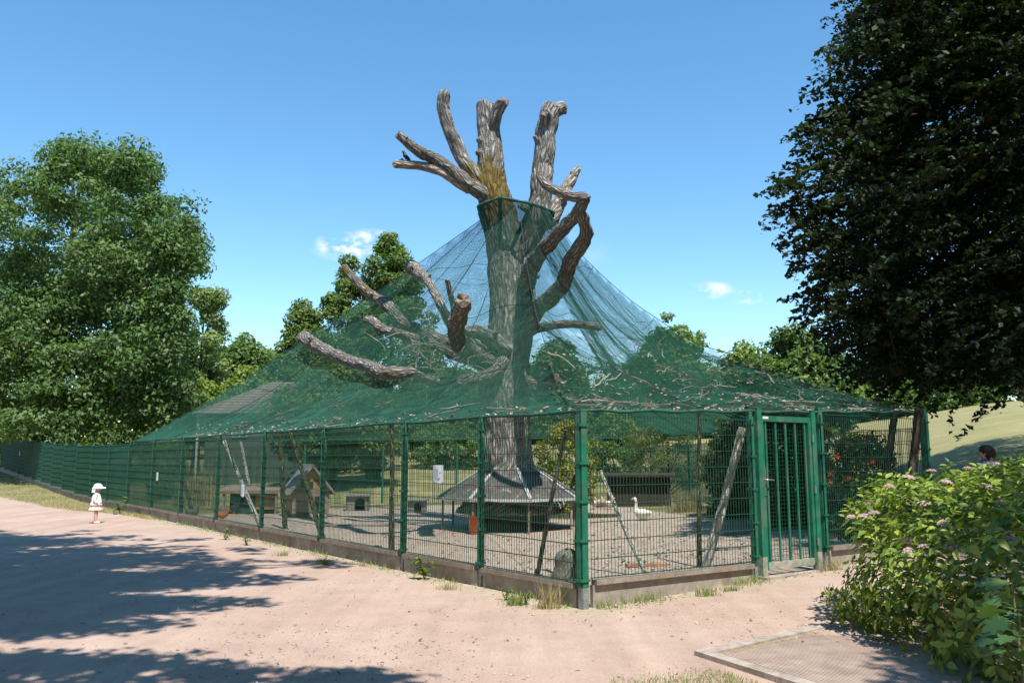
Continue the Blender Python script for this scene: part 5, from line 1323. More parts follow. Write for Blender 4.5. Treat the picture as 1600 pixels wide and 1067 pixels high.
def bucket():
    b = G(742, 832); root = empty('bucket', (b.x, b.y - 0.25, 0), 0.2, 'orange red bucket standing under the tree shelter', 'bucket')
    m = plain('faded_orange_plastic', (0.62, 0.10, 0.035), 0.5, 0.2, 6, 0, dirt=(0.4, 0.25, 0.17), dirtamt=0.35)
    n = 20; prof = [(0.10, 0.0), (0.105, 0.01), (0.135, 0.36), (0.147, 0.365), (0.147, 0.385), (0.13, 0.385), (0.10, 0.03), (0.0, 0.03)]
    mb = MB(); v = [(r * math.cos(2 * math.pi * k / n), r * math.sin(2 * math.pi * k / n), z) for r, z in prof for k in range(n)]
    mb.add(v, [(i * n + k, i * n + (k + 1) % n, (i + 1) * n + (k + 1) % n, (i + 1) * n + k) for i in range(len(prof) - 1) for k in range(n)], smooth=True); mb.build('body', m, root)
    mb = MB(); tube(mb, [(0.145 * math.cos(a), 0.145 * math.sin(a) * 0.35 - 0.14 * math.sin(a), 0.36 - 0.12 * math.sin(a)) for a in [math.pi * k / 8 for k in range(9)]], [0.004] * 9, 5, 2); mb.build('handle', M['galv'], root)
bucket()
def rock():
    b = G(884, 905); mb = MB(); n = 14; v = []; rows = 9
    for i in range(rows):
        t = i / (rows - 1)
        for k in range(n):
            a = 2 * math.pi * k / n; r = 0.19 * (1 - 0.25 * t) * (1 if i < rows - 1 else 0.55); d = Vector((math.cos(a), math.sin(a) * 0.8, 0))
            r *= 1 + 0.22 * mnoise.noise(Vector((math.cos(a), math.sin(a), t * 2)) * 1.7)
            v.append((d.x * r + 0.03 * t, d.y * r, t * 0.42 - 0.02))
    v.append((0.03, 0, 0.43))
    f = [(i * n + k, i * n + (k + 1) % n, (i + 1) * n + (k + 1) % n, (i + 1) * n + k) for i in range(rows - 1) for k in range(n)] + [((rows - 1) * n + k, (rows - 1) * n + (k + 1) % n, rows * n) for k in range(n)]
    mb.add(v, f, smooth=True)
    o = mb.build('stump', plain('mossy_stone', (0.17, 0.165, 0.13), 0.95, 0.4, 5, 0.8, dirt=(0.08, 0.10, 0.05), dirtamt=0.5), loc=b); tag(o, 'grey mossy stump just inside the corner of the fence', 'stump')
    # loose boards and planks lying on the ground
    for k, (px, py, L, a, lb) in enumerate([(1010, 890, 0.6, 0.1, 'thin reddish board lying near the fence corner'), (1130, 868, 0.9, 0.3, 'dark plank lying below the white leaning pole'), (560, 822, 1.8, 0.05, 'long low plank on the sand left of the shelter'), (1150, 845, 0.8, 0.5, 'second dark plank lying near the gate')]):
        g_ = G(px, py); mb = MB(); mb.box((0, 0, 0.03), (L, 0.12, 0.04)); mb.box((L * 0.42, 0, 0.005), (0.05, 0.13, 0.03)); o = mb.build('plank', wood_g if k else wood_r, loc=(g_.x, g_.y, gzf(g_.x, g_.y))); o.rotation_euler.z = a
        tag(o, lb, 'plank')
rock()

# signs on the wire
def fence_hit(px, py, D, sgn, off):
    n = Vector((-D.y, D.x, 0)) * sgn; A = C + n * off
    a = (px - CX) / FPX; b = (CY - py) / FPX; r = Vector((a, _c - b * _s, _s + b * _c))
    o = Vector((0, 0, CAMZ)); t = (A - o).dot(n) / r.dot(n); return o + r * t
white = plain('white_sign', (0.66, 0.72, 0.78), 0.5, 0.06, 4, 0)
ink = plain('sign_print', (0.10, 0.11, 0.13), 0.7, 0.1, 4, 0)
ink2 = plain('sign_grey_text', (0.34, 0.37, 0.41), 0.7, 0.1, 4, 0)
def sign(px, py, w, h, label, detail):
    c = fence_hit(px, py, DL, 1, 0.068); root = empty('sign', c, math.atan2(DL.y, DL.x) + math.pi, label, 'sign', 'white notices on the fence')
    nx_ = 8; mb = MB(); v = []
    for i in range(nx_ + 1):
        x = -w / 2 + w * i / nx_; y = -0.008 * math.sin(i / nx_ * 5) - 0.01
        for z in (-h / 2 + 0.012 * math.sin(i * 0.9), h / 2): v += [(x, y, z), (x, y + 0.003, z)]
    f = []
    for i in range(nx_):
        a = 4 * i; f += [(a, a + 4, a + 6, a + 2), (a + 3, a + 7, a + 5, a + 1), (a, a + 1, a + 5, a + 4), (a + 2, a + 6, a + 7, a + 3)]
    mb.add(v, f, smooth=False); mb.build('plate', white, root)
    if detail:
        mb = MB()
        for k in range(7): mb.box((-w * 0.12 + 0.01 * (k % 3), -0.0215, h * (0.36 - 0.1 * k)), (w * (0.5 - 0.06 * (k % 3)), 0.002, h * 0.022))
        mb.build('text_lines', ink2, root)
        for (x, z, s) in ((0.30, 0.02, 0.07), (0.22, -0.30, 0.055), (0.05, -0.34, 0.045)):
            mb = MB(); tube(mb, [(w * x - s * w, -0.0235, h * z - 0.3 * s * h), (w * x - 0.3 * s * w, -0.0235, h * z), (w * x + 0.4 * s * w, -0.0235, h * z + 0.4 * s * h), (w * x + 0.7 * s * w, -0.0235, h * z + 1.2 * s * h)], [0.002, 0.007, 0.005, 0.003], 6, 2); mb.build('bird_mark', ink, root)
    else:
        mb = MB()
        for k in range(4): mb.box((0, -0.0215, h * (0.3 - 0.17 * k)), (w * 0.6, 0.002, h * 0.04))
        mb.build('text_lines', ink2, root)
sign(685, 740, 0.25, 0.24, 'white curled notice with small bird marks on the fence wire', True)
sign(379.5, 766, 0.19, 0.25, 'small white notice on the fence near the dark shelter', False)
sign(246, 744, 0.16, 0.22, 'tiny white notice on the netted stretch of fence', False)
sign(31, 708, 0.14, 0.22, 'tiny white notice far left on the green cloth fence', False)

# shingled building behind the netting
def shingle_house():
    Y = 40.0; a = P(300, 646, Y); b = P(520, 647, Y); ez = a.z; x0, x1 = a.x, b.x; y0, y1 = Y, Y + 5.0; g_ = gzf((x0 + x1) / 2, Y)
    root = empty('shingled_house', ((x0 + x1) / 2, Y, g_), 0, 'low building with brown shingle hip roof seen through the net on the left', 'building')
    sh = plain('brown_shingles', (0.20, 0.155, 0.14), 0.95, 0.3, 14, 0.6)
    ap = P(425, 597, Y + 2.5); rz = ap.z; rx0 = ap.x; rx1 = P(470, 597, Y + 2.5).x
    co = [Vector((x0, y0, ez)), Vector((x1, y0, ez)), Vector((x1, y1, ez)), Vector((x0, y1, ez))]; r0 = Vector((rx0, (y0 + y1) / 2, rz)); r1 = Vector((rx1, (y0 + y1) / 2, rz))
    def slope(A, B, T0, T1):
        n = 12; mb = MB()
        for k in range(n):
            f0, f1 = k / n, (k + 1) / n
            q = [A.lerp(T0, f0), B.lerp(T1, f0), B.lerp(T1, f1), A.lerp(T0, f1)]; u = Vector((0, 0, 0.05))
            mb.add([q[0] + u, q[1] + u, q[2], q[3], q[0], q[1]], [(0, 1, 2, 3), (4, 5, 1, 0)])
        fix(mb.build('roof_slope', sh), root)
    slope(co[0], co[1], r0, r1); slope(co[3], co[0], r0, r0); slope(co[1], co[2], r1, r1); slope(co[2], co[3], r1, r0)
    wall = plain('dark_green_house_wall', (0.06, 0.085, 0.07), 0.85, 0.25, 5, 0.2)
    mb = MB(); mb.box(((x0 + x1) / 2, (y0 + y1) / 2, (ez + g_) / 2 - 0.05), (x1 - x0 - 1.0, y1 - y0 - 1.0, ez - g_)); fix(mb.build('wall', wall), root)
    for px in (333, 375, 440):
        c = P(px, 668, Y + 0.46); mb = MB(); mb.box(c, (0.75, 0.06, 0.9)); w_ = fix(mb.build('window', plain('pale_frame', (0.3, 0.33, 0.3), 0.6, 0.2, 5, 0)), root)
        for q in (-1, 1):
            mb = MB(); mb.box(c + Vector((q * 0.18, -0.035, 0)), (0.3, 0.02, 0.8)); o = mb.build('pane', plain('dim_glass', (0.05, 0.08, 0.08), 0.1, 0.1, 5, 0)); o.parent = w_; o.matrix_parent_inverse = Matrix()
    c = P(310, 655, Y + 0.3); mb = MB(); mb.bar((c.x, c.y, g_), (c.x, c.y, ez), 0.10); fix(mb.build('porch_post', plain('pale_porch_post', (0.45, 0.45, 0.42), 0.7, 0.2, 5, 0)), root)
shingle_house()

# ------------------------------------------------------------------ birds
def bird_body(mb, spec, nseg=14, sub=4, squash=0.9, mi=0):
    tube(mb, [s[0] for s in spec], [s[1] for s in spec], nseg, sub, 0, 1, 0, (True, True), mi, None, squash)
goose_w = plain('white_plumage', (0.78, 0.76, 0.70), 0.85, 0.07, 30, 0.3)
orange = plain('orange_bill', (0.70, 0.28, 0.05), 0.5, 0.15, 12, 0)
def goose():
    b = G(1003, 819); root = empty('goose', (b.x, b.y, 0), math.pi - 0.5, 'white goose standing on the sand inside the enclosure', 'goose')
    mb = MB(); bird_body(mb, [((-0.27, 0, 0.30), 0.01), ((-0.20, 0, 0.29), 0.06), ((-0.08, 0, 0.26), 0.125), ((0.04, 0, 0.265), 0.13), ((0.12, 0, 0.32), 0.085), ((0.145, 0, 0.40), 0.045), ((0.14, 0, 0.50), 0.034), ((0.145, 0, 0.58), 0.034), ((0.175, 0, 0.625), 0.042), ((0.215, 0, 0.625), 0.03), ((0.235, 0, 0.618), 0.018)])
    mb.build('body', goose_w, root)
    mb = MB(); bird_body(mb, [((0.225, 0, 0.62), 0.02), ((0.26, 0, 0.612), 0.016), ((0.285, 0, 0.605), 0.008)], 8, 3); mb.build('bill', orange, root)
    for s in (-1, 1):
        mb = MB(); bird_body(mb, [((-0.25, s * 0.05, 0.31), 0.01), ((-0.12, s * 0.10, 0.30), 0.045), ((0.02, s * 0.115, 0.29), 0.05), ((0.09, s * 0.09, 0.29), 0.02)], 8, 3, 0.5); mb.build('wing', goose_w, root)
        mb = MB(); tube(mb, [(-0.02, s * 0.05, 0.17), (-0.01, s * 0.055, 0.08), (-0.015, s * 0.06, 0.015)], [0.014, 0.01, 0.01], 6, 2)
        mb.add([(-0.03, s * 0.06, 0.012), (0.07, s * 0.06 - 0.04, 0.006), (0.085, s * 0.06, 0.008), (0.07, s * 0.06 + 0.04, 0.006)], [(0, 1, 2, 3)]); mb.build('leg', orange, root)
goose()
def hen(px, py, s, rz, col, tailcol, label, tall=1.0, name='hen', grp='hens in the enclosure'):
    b = G(px, py); root = empty(name, (b.x, b.y, gzf(b.x, b.y)), rz, label, 'hen', grp)
    m = plain('plumage', col, 0.85, 0.3, 40, 0.3); mt = plain('tail_plumage', tailcol, 0.8, 0.3, 40, 0.3); cm = plain('comb_red', (0.5, 0.03, 0.02), 0.6, 0.2, 10, 0)
    q = lambda x, y, z: Vector((x * s, y * s, z * s * tall))
    mb = MB(); bird_body(mb, [(q(-0.19, 0, 0.30), 0.03 * s), (q(-0.11, 0, 0.24), 0.085 * s), (q(0, 0, 0.21), 0.115 * s), (q(0.09, 0, 0.24), 0.095 * s), (q(0.14, 0, 0.32), 0.055 * s), (q(0.155, 0, 0.38), 0.04 * s), (q(0.18, 0, 0.41), 0.036 * s), (q(0.205, 0, 0.41), 0.018 * s)], 12, 3)
    mb.build('body', m, root)
    mb = MB()
    for k in range(5):
        a = (k - 2) * 0.18; mb.add([q(-0.14, -0.012 + a * 0.05, 0.27), q(-0.14, 0.012 + a * 0.05, 0.27), q(-0.25 - 0.02 * k, 0.02 + a * 0.15, 0.40 + 0.03 * k), q(-0.29 - 0.015 * k, a * 0.2, 0.37 + 0.03 * k)], [(0, 1, 2, 3)])
    mb.build('tail', mt, root)
    mb = MB(); mb.add([q(0.16, 0, 0.44), q(0.20, 0, 0.43), q(0.205, 0, 0.465), q(0.185, 0, 0.455), q(0.18, 0, 0.475), q(0.165, 0, 0.46)], [(0, 1, 2, 3, 4, 5)]); mb.build('comb', cm, root)
    mb = MB(); bird_body(mb, [(q(0.205, 0, 0.41), 0.012 * s), (q(0.235, 0, 0.40), 0.003 * s)], 6, 2); mb.build('beak', orange, root)
    for sd in (-1, 1):
        mb = MB(); tube(mb, [q(0.0, sd * 0.04, 0.13), q(0.01, sd * 0.045, 0.06), q(0.0, sd * 0.045, 0.008)], [0.012 * s, 0.008 * s, 0.007 * s], 5, 2); tube(mb, [q(-0.03, sd * 0.045, 0.008), q(0.05, sd * 0.045, 0.006)], [0.006 * s, 0.005 * s], 5, 2); mb.build('leg', orange, root)
hen(367, 803, 1.0, 2.6, (0.03, 0.035, 0.035), (0.02, 0.04, 0.035), 'black hen with raised tail left of the dark shelter')
hen(347, 815, 0.8, 0.5, (0.42, 0.13, 0.04), (0.05, 0.06, 0.05), 'orange brown hen beside the fence post at the left')
for k, (px, py) in enumerate(((928, 799), (938, 797), (946, 799), (953, 800))):
    hen(px, py, 0.85, (1.2, -0.6, 2.4, 0.4)[k], ((0.62, 0.55, 0.45), (0.58, 0.42, 0.30), (0.45, 0.32, 0.22), (0.66, 0.60, 0.50))[k], (0.5, 0.4, 0.3), ('leftmost pale hen resting by the low dark hut', 'tan hen second from left by the low dark hut', 'brown speckled hen third from left by the low dark hut', 'cream hen nearest the goose by the low dark hut')[k], name='hen')
hen(300, 812, 0.9, 0.3, (0.10, 0.11, 0.10), (0.08, 0.09, 0.08), 'dark grey duck-like hen behind the left netting')
def blackbird():
    p = P(634, 250, TREE.y - 0.58); root = empty('blackbird', p, math.pi + 0.1, 'blackbird perched on the pale limb end high on the oak', 'bird')
    m = plain('black_plumage', (0.012, 0.013, 0.018), 0.5, 0.3, 40, 0.1)
    s = 1.15; q = lambda x, z, y=0: Vector((x * s, y * s, z * s))
    mb = MB(); bird_body(mb, [(q(-0.13, -0.06), 0.008), (q(-0.10, -0.03), 0.022), (q(-0.04, 0.035), 0.048), (q(0.01, 0.085), 0.055), (q(0.03, 0.125), 0.042), (q(0.04, 0.155), 0.036), (q(0.06, 0.175), 0.034), (q(0.082, 0.172), 0.016)], 12, 3); mb.build('body', m, root)
    mb = MB(); mb.bar(q(-0.09, -0.02), q(-0.19, -0.10), 0.04, 0.012); mb.build('tail', m, root)
    mb = MB(); bird_body(mb, [(q(0.08, 0.172), 0.01), (q(0.115, 0.165), 0.002)], 6, 2); mb.build('beak', orange, root)
    for sd in (-1, 1):
        mb = MB(); tube(mb, [q(-0.005, 0.05, sd * 0.02), q(0.005, 0.0, sd * 0.02), q(0.01, -0.03, sd * 0.02)], [0.008, 0.004, 0.004], 5, 2); mb.build('leg', m, root)
blackbird()

# ------------------------------------------------------------------ people
def skin_body(name, vs_, es, rad, m, parent, sub=2, root_i=0):
    me = bpy.data.meshes.new(name); me.from_pydata([tuple(v) for v in vs_], es, []); me.materials.append(m)
    o = link(name, me, parent); md = o.modifiers.new('skin', 'SKIN'); md.use_smooth_shade = True
    for i, r_ in enumerate(rad):
        sv = me.skin_vertices[0].data[i]; sv.radius = (r_, r_) if not isinstance(r_, tuple) else r_; sv.use_root = (i == root_i)
    s2 = o.modifiers.new('sub', 'SUBSURF'); s2.levels = sub; s2.render_levels = sub
    return o
def lathe(mb, rows, n=28, mi=0):
    """rows: (z, rx, ry, cx, cy, wave)"""
    v = []
    for (z, rx, ry, cx, cy, wv) in rows:
        for k in range(n):
            a = 2 * math.pi * k / n; w = 1 + wv * math.sin(a * 9 + z * 20); v.append((cx + rx * w * math.cos(a), cy + ry * w * math.sin(a), z))
    mb.add(v, [(i * n + k, i * n + (k + 1) % n, (i + 1) * n + (k + 1) % n, (i + 1) * n + k) for i in range(len(rows) - 1) for k in range(n)], mi, smooth=True)
skin_m = plain('skin', (0.62, 0.36, 0.26), 0.6, 0.06, 6, 0)
def fingers(vs_, es, rad, palm_i, palm, d, side, s):
    """five short finger chains leaving the palm"""
    d = d.normalized(); across = d.cross(side).normalized()
    for k in range(4):
        o_ = (k - 1.5) * 0.011 * s; b = palm + across * o_ + d * 0.022 * s; L = (0.026, 0.031, 0.03, 0.022)[k] * s
        i = len(vs_); vs_.append(b); vs_.append(b + d * L - side * 0.008 * s); es += [(palm_i, i), (i, i + 1)]; rad += [0.006 * s, 0.005 * s]
    i = len(vs_); t = palm + across * 0.022 * s; vs_.append(t); vs_.append(t + (d + across * 0.4) * 0.02 * s); es += [(palm_i, i), (i, i + 1)]; rad += [0.006 * s, 0.005 * s]
def toddler():
    b = G(148, 818); root = empty('person', (b.x, b.y, 0), 0.42, 'toddler in white sun hat, white top and pale frilled skirt facing the fence', 'person')
    V = [Vector(q) for q in ((0, 0, .47), (0.0, 0, .62), (0, 0, .74), (0.005, 0, .80), (0.02, 0, .845), (0.03, 0, .90), (0.02, 0, .955),
         (0, .055, .44), (0.012, .06, .26), (-0.005, .06, .07), (0.05, .065, .03), (0.085, .068, .025),
         (0, -.055, .44), (0.02, -.06, .26), (0.015, -.06, .07), (0.07, -.065, .03), (0.105, -.068, .025),
         (0, .10, .735), (-0.035, .135, .62), (0.02, .13, .51), (0.04, .125, .475), (0, -.10, .735), (-0.03, -.135, .62), (0.03, -.13, .52), (0.05, -.125, .485))]
    E_ = [(0, 1), (1, 2), (2, 3), (3, 4), (4, 5), (5, 6), (0, 7), (7, 8), (8, 9), (9, 10), (10, 11), (0, 12), (12, 13), (13, 14), (14, 15), (15, 16), (2, 17), (17, 18), (18, 19), (19, 20), (2, 21), (21, 22), (22, 23), (23, 24)]
    rad = [.095, .088, .075, .035, .055, .088, .06, .062, .045, .034, .03, .02, .062, .045, .034, .03, .02, .036, .029, .023, .02, .036, .029, .023, .02]
    for pi in (20, 24): fingers(V, E_, rad, pi, V[pi], (V[pi] - V[pi - 1]), Vector((1, 0, 0.2)).normalized(), 0.9)
    body = skin_body('body', V, E_, rad, skin_m, root)
    # face
    dk = plain('dark_eye', (0.03, 0.02, 0.015), 0.3, 0.1, 5, 0); lip = plain('lips', (0.5, 0.2, 0.17), 0.5, 0.1, 5, 0)
    for s in (-1, 1):
        mb = MB(); bird_body(mb, [((0.106, s * 0.03, 0.893), 0.004), ((0.112, s * 0.03, 0.893), 0.009), ((0.116, s * 0.03, 0.893), 0.003)], 8, 2); mb.build('eye', dk, body)
        mb = MB(); bird_body(mb, [((0.01, s * 0.085, 0.87), 0.006), ((0.005, s * 0.094, 0.88), 0.016), ((0.0, s * 0.092, 0.895), 0.006)], 8, 2, 0.6); mb.build('ear', skin_m, body)
    mb = MB(); bird_body(mb, [((0.105, 0, 0.885), 0.005), ((0.122, 0, 0.872), 0.011), ((0.112, 0, 0.864), 0.006)], 8, 2); mb.build('nose', skin_m, body)
    mb = MB(); bird_body(mb, [((0.104, -0.018, 0.845), 0.003), ((0.112, 0, 0.843), 0.006), ((0.104, 0.018, 0.845), 0.003)], 8, 2); mb.build('mouth', lip, body)
    wh = plain('white_cotton', (0.80, 0.81, 0.80), 0.9, 0.05, 30, 0.3); mint = plain('pale_mint_cotton', (0.70, 0.80, 0.78), 0.9, 0.05, 30, 0.3); pk = plain('pale_pink_frill', (0.74, 0.58, 0.54), 0.9, 0.08, 25, 0.4)
    mb = MB(); lathe(mb, [(0.53, .125, .125, 0.01, 0, .03), (0.58, .118, .118, 0.008, 0, .02), (0.66, .106, .112, 0, 0, .01), (0.73, .085, .112, 0, 0, 0), (0.765, .06, .085, 0, 0, 0), (0.79, .042, .045, 0.004, 0, 0)])
    for s in (-1, 1): tube(mb, [(0, s * .085, .735), (-.02, s * .118, .68), (-.037, s * .138, .62), (-.01, s * .137, .565), (.012, s * .133, .53)], [.046, .044, .039, .036, .036], 12, 3)
    mb.build('shirt', wh, root)
    mb = MB(); lathe(mb, [(0.56, .112, .112, 0, 0, 0), (0.49, .135, .135, 0, 0, .05), (0.455, .148, .146, 0, 0, .08), (0.452, .13, .128, 0, 0, .05), (0.40, .145, .142, 0, 0, .06), (0.345, .16, .155, 0, 0, .10)], 54); mb.build('skirt', pk, root)
    mb = MB(); lathe(mb, [(1.005, .004, .004, .015, 0, 0), (1.0, .05, .05, .015, 0, 0), (0.975, .088, .09, .015, 0, 0), (0.935, .106, .106, .018, 0, 0.01), (0.922, .110, .108, .02, 0, 0.01), (0.912, .145, .130, .045, 0, .03), (0.882, .160, .142, .045, 0, .05)], 30); hat = mb.build('hat', mint, root)
    mb = MB(); v = []
    for i in range(5):
        for k in range(9):
            a = math.pi * (0.62 + 0.76 * k / 8); v.append((0.01 + (.112 + .006 * i) * math.cos(a), (.11 + .004 * i) * math.sin(a), 0.925 - 0.036 * i))
    mb.add(v, [(i * 9 + k, i * 9 + k + 1, (i + 1) * 9 + k + 1, (i + 1) * 9 + k) for i in range(4) for k in range(8)], smooth=True); mb.build('neck_flap', mint, hat)
    for s, x in ((1, 0.0), (-1, 0.02)):
        mb = MB(); tube(mb, [(x - .035, s * .062, .035), (x + .02, s * .064, .036), (x + .08, s * .066, .028), (x + .108, s * .067, .024)], [.028, .036, .032, .014], 10, 3, squash=0.9); mb.build('shoe', pk, root)
toddler()
def bystander():
    p = P(1540, 697, 13.0); g_ = gzf(p.x, p.y); H_ = p.z - g_; k = H_ / 1.66
    root = empty('person', (p.x, p.y, g_), 2.4, 'person in blue shirt with dark hair half hidden behind the hydrangea', 'person')
    V = [Vector(q) * k for q in ((0, 0, .90), (0, 0, 1.12), (0, 0, 1.34), (0.0, 0, 1.43), (0.02, 0, 1.49), (0.025, 0, 1.55), (0.01, 0, 1.61), (0, .09, .86), (0.01, .10, .48), (-.01, .10, .09), (.14, .11, .04), (0, -.09, .86), (0.02, -.10, .48), (0, -.10, .09), (.15, -.11, .04),
         (0, .19, 1.36), (-.02, .25, 1.10), (.06, .25, .88), (.08, .25, .81), (0, -.19, 1.36), (-.02, -.25, 1.10), (.06, -.25, .88), (.08, -.25, .81))]
    E_ = [(0, 1), (1, 2), (2, 3), (3, 4), (4, 5), (5, 6), (0, 7), (7, 8), (8, 9), (9, 10), (0, 11), (11, 12), (12, 13), (13, 14), (2, 15), (15, 16), (16, 17), (17, 18), (2, 19), (19, 20), (20, 21), (21, 22)]
    rad = [q * k for q in (.15, .14, .15, .055, .075, .095, .07, .10, .065, .045, .035, .10, .065, .045, .035, .06, .045, .034, .03, .06, .045, .034, .03)]
    for pi in (18, 22): fingers(V, E_, rad, pi, V[pi], V[pi] - V[pi - 1], Vector((1, 0, 0.1)).normalized(), 1.4 * k)
    body = skin_body('body', V, E_, rad, skin_m, root)
    dk = plain('eye_dark', (0.03, 0.02, 0.015), 0.3, 0.1, 5, 0)
    for s in (-1, 1):
        mb = MB(); bird_body(mb, [(Vector((.112, s * .034, 1.54)) * k, .004), (Vector((.118, s * .034, 1.54)) * k, .009), (Vector((.122, s * .034, 1.54)) * k, .003)], 8, 2); mb.build('eye', dk, body)
        mb = MB(); bird_body(mb, [(Vector((.0, s * .092, 1.515)) * k, .006), (Vector((-.005, s * .10, 1.53)) * k, .018), (Vector((-.01, s * .097, 1.55)) * k, .006)], 8, 2, 0.6); mb.build('ear', skin_m, body)
    mb = MB(); bird_body(mb, [(Vector((.11, 0, 1.535)) * k, .006), (Vector((.138, 0, 1.512)) * k, .013), (Vector((.118, 0, 1.50)) * k, .007)], 8, 2); mb.build('nose', skin_m, body)
    blue = plain('blue_shirt', (0.05, 0.10, 0.36), 0.85, 0.12, 12, 0.2); jean = plain('dark_trousers', (0.03, 0.035, 0.05), 0.9, 0.2, 12, 0.2); hair = plain('dark_hair', (0.025, 0.016, 0.011), 0.6, 0.3, 40, 0.4)
    mb = MB(); lathe(mb, [(z * k, a * k, c * k, 0, 0, .01) for z, a, c in ((.84, .175, .19), (.95, .17, .185), (1.1, .16, .18), (1.28, .165, .20), (1.37, .14, .205), (1.42, .09, .12), (1.45, .068, .072))])
    for s in (-1, 1): tube(mb, [Vector((0, s * .16, 1.37)) * k, Vector((-.01, s * .22, 1.26)) * k, Vector((-.02, s * .25, 1.12)) * k], [.078 * k, .07 * k, .066 * k], 12, 3)
    mb.build('shirt', blue, root)
    mb = MB()
    for s in (-1, 1): tube(mb, [Vector((0, s * .085, .92)) * k, Vector((0.01, s * .098, .5)) * k, Vector((0, s * .10, .07)) * k], [.118 * k, .082 * k, .068 * k], 14, 4)
    mb.build('trousers', jean, root)
    mb = MB(); lathe(mb, [(z * k, a * k, c * k, -.012 * k + x * k, 0, .02) for z, a, c, x in ((1.685, .01, .01, .01), (1.675, .06, .06, .01), (1.64, .105, .098, .005), (1.59, .122, .11, -.006), (1.54, .105, .112, -.032), (1.48, .075, .09, -.045), (1.45, .05, .07, -.05))]); mb.build('hair', hair, root)
    for s in (-1, 1):
        mb = MB(); tube(mb, [Vector((-.06, s * .105, .04)) * k, Vector((.05, s * .11, .045)) * k, Vector((.19, s * .115, .03)) * k], [.04 * k, .05 * k, .03 * k], 10, 3); mb.build('shoe', dk, root)
bystander()

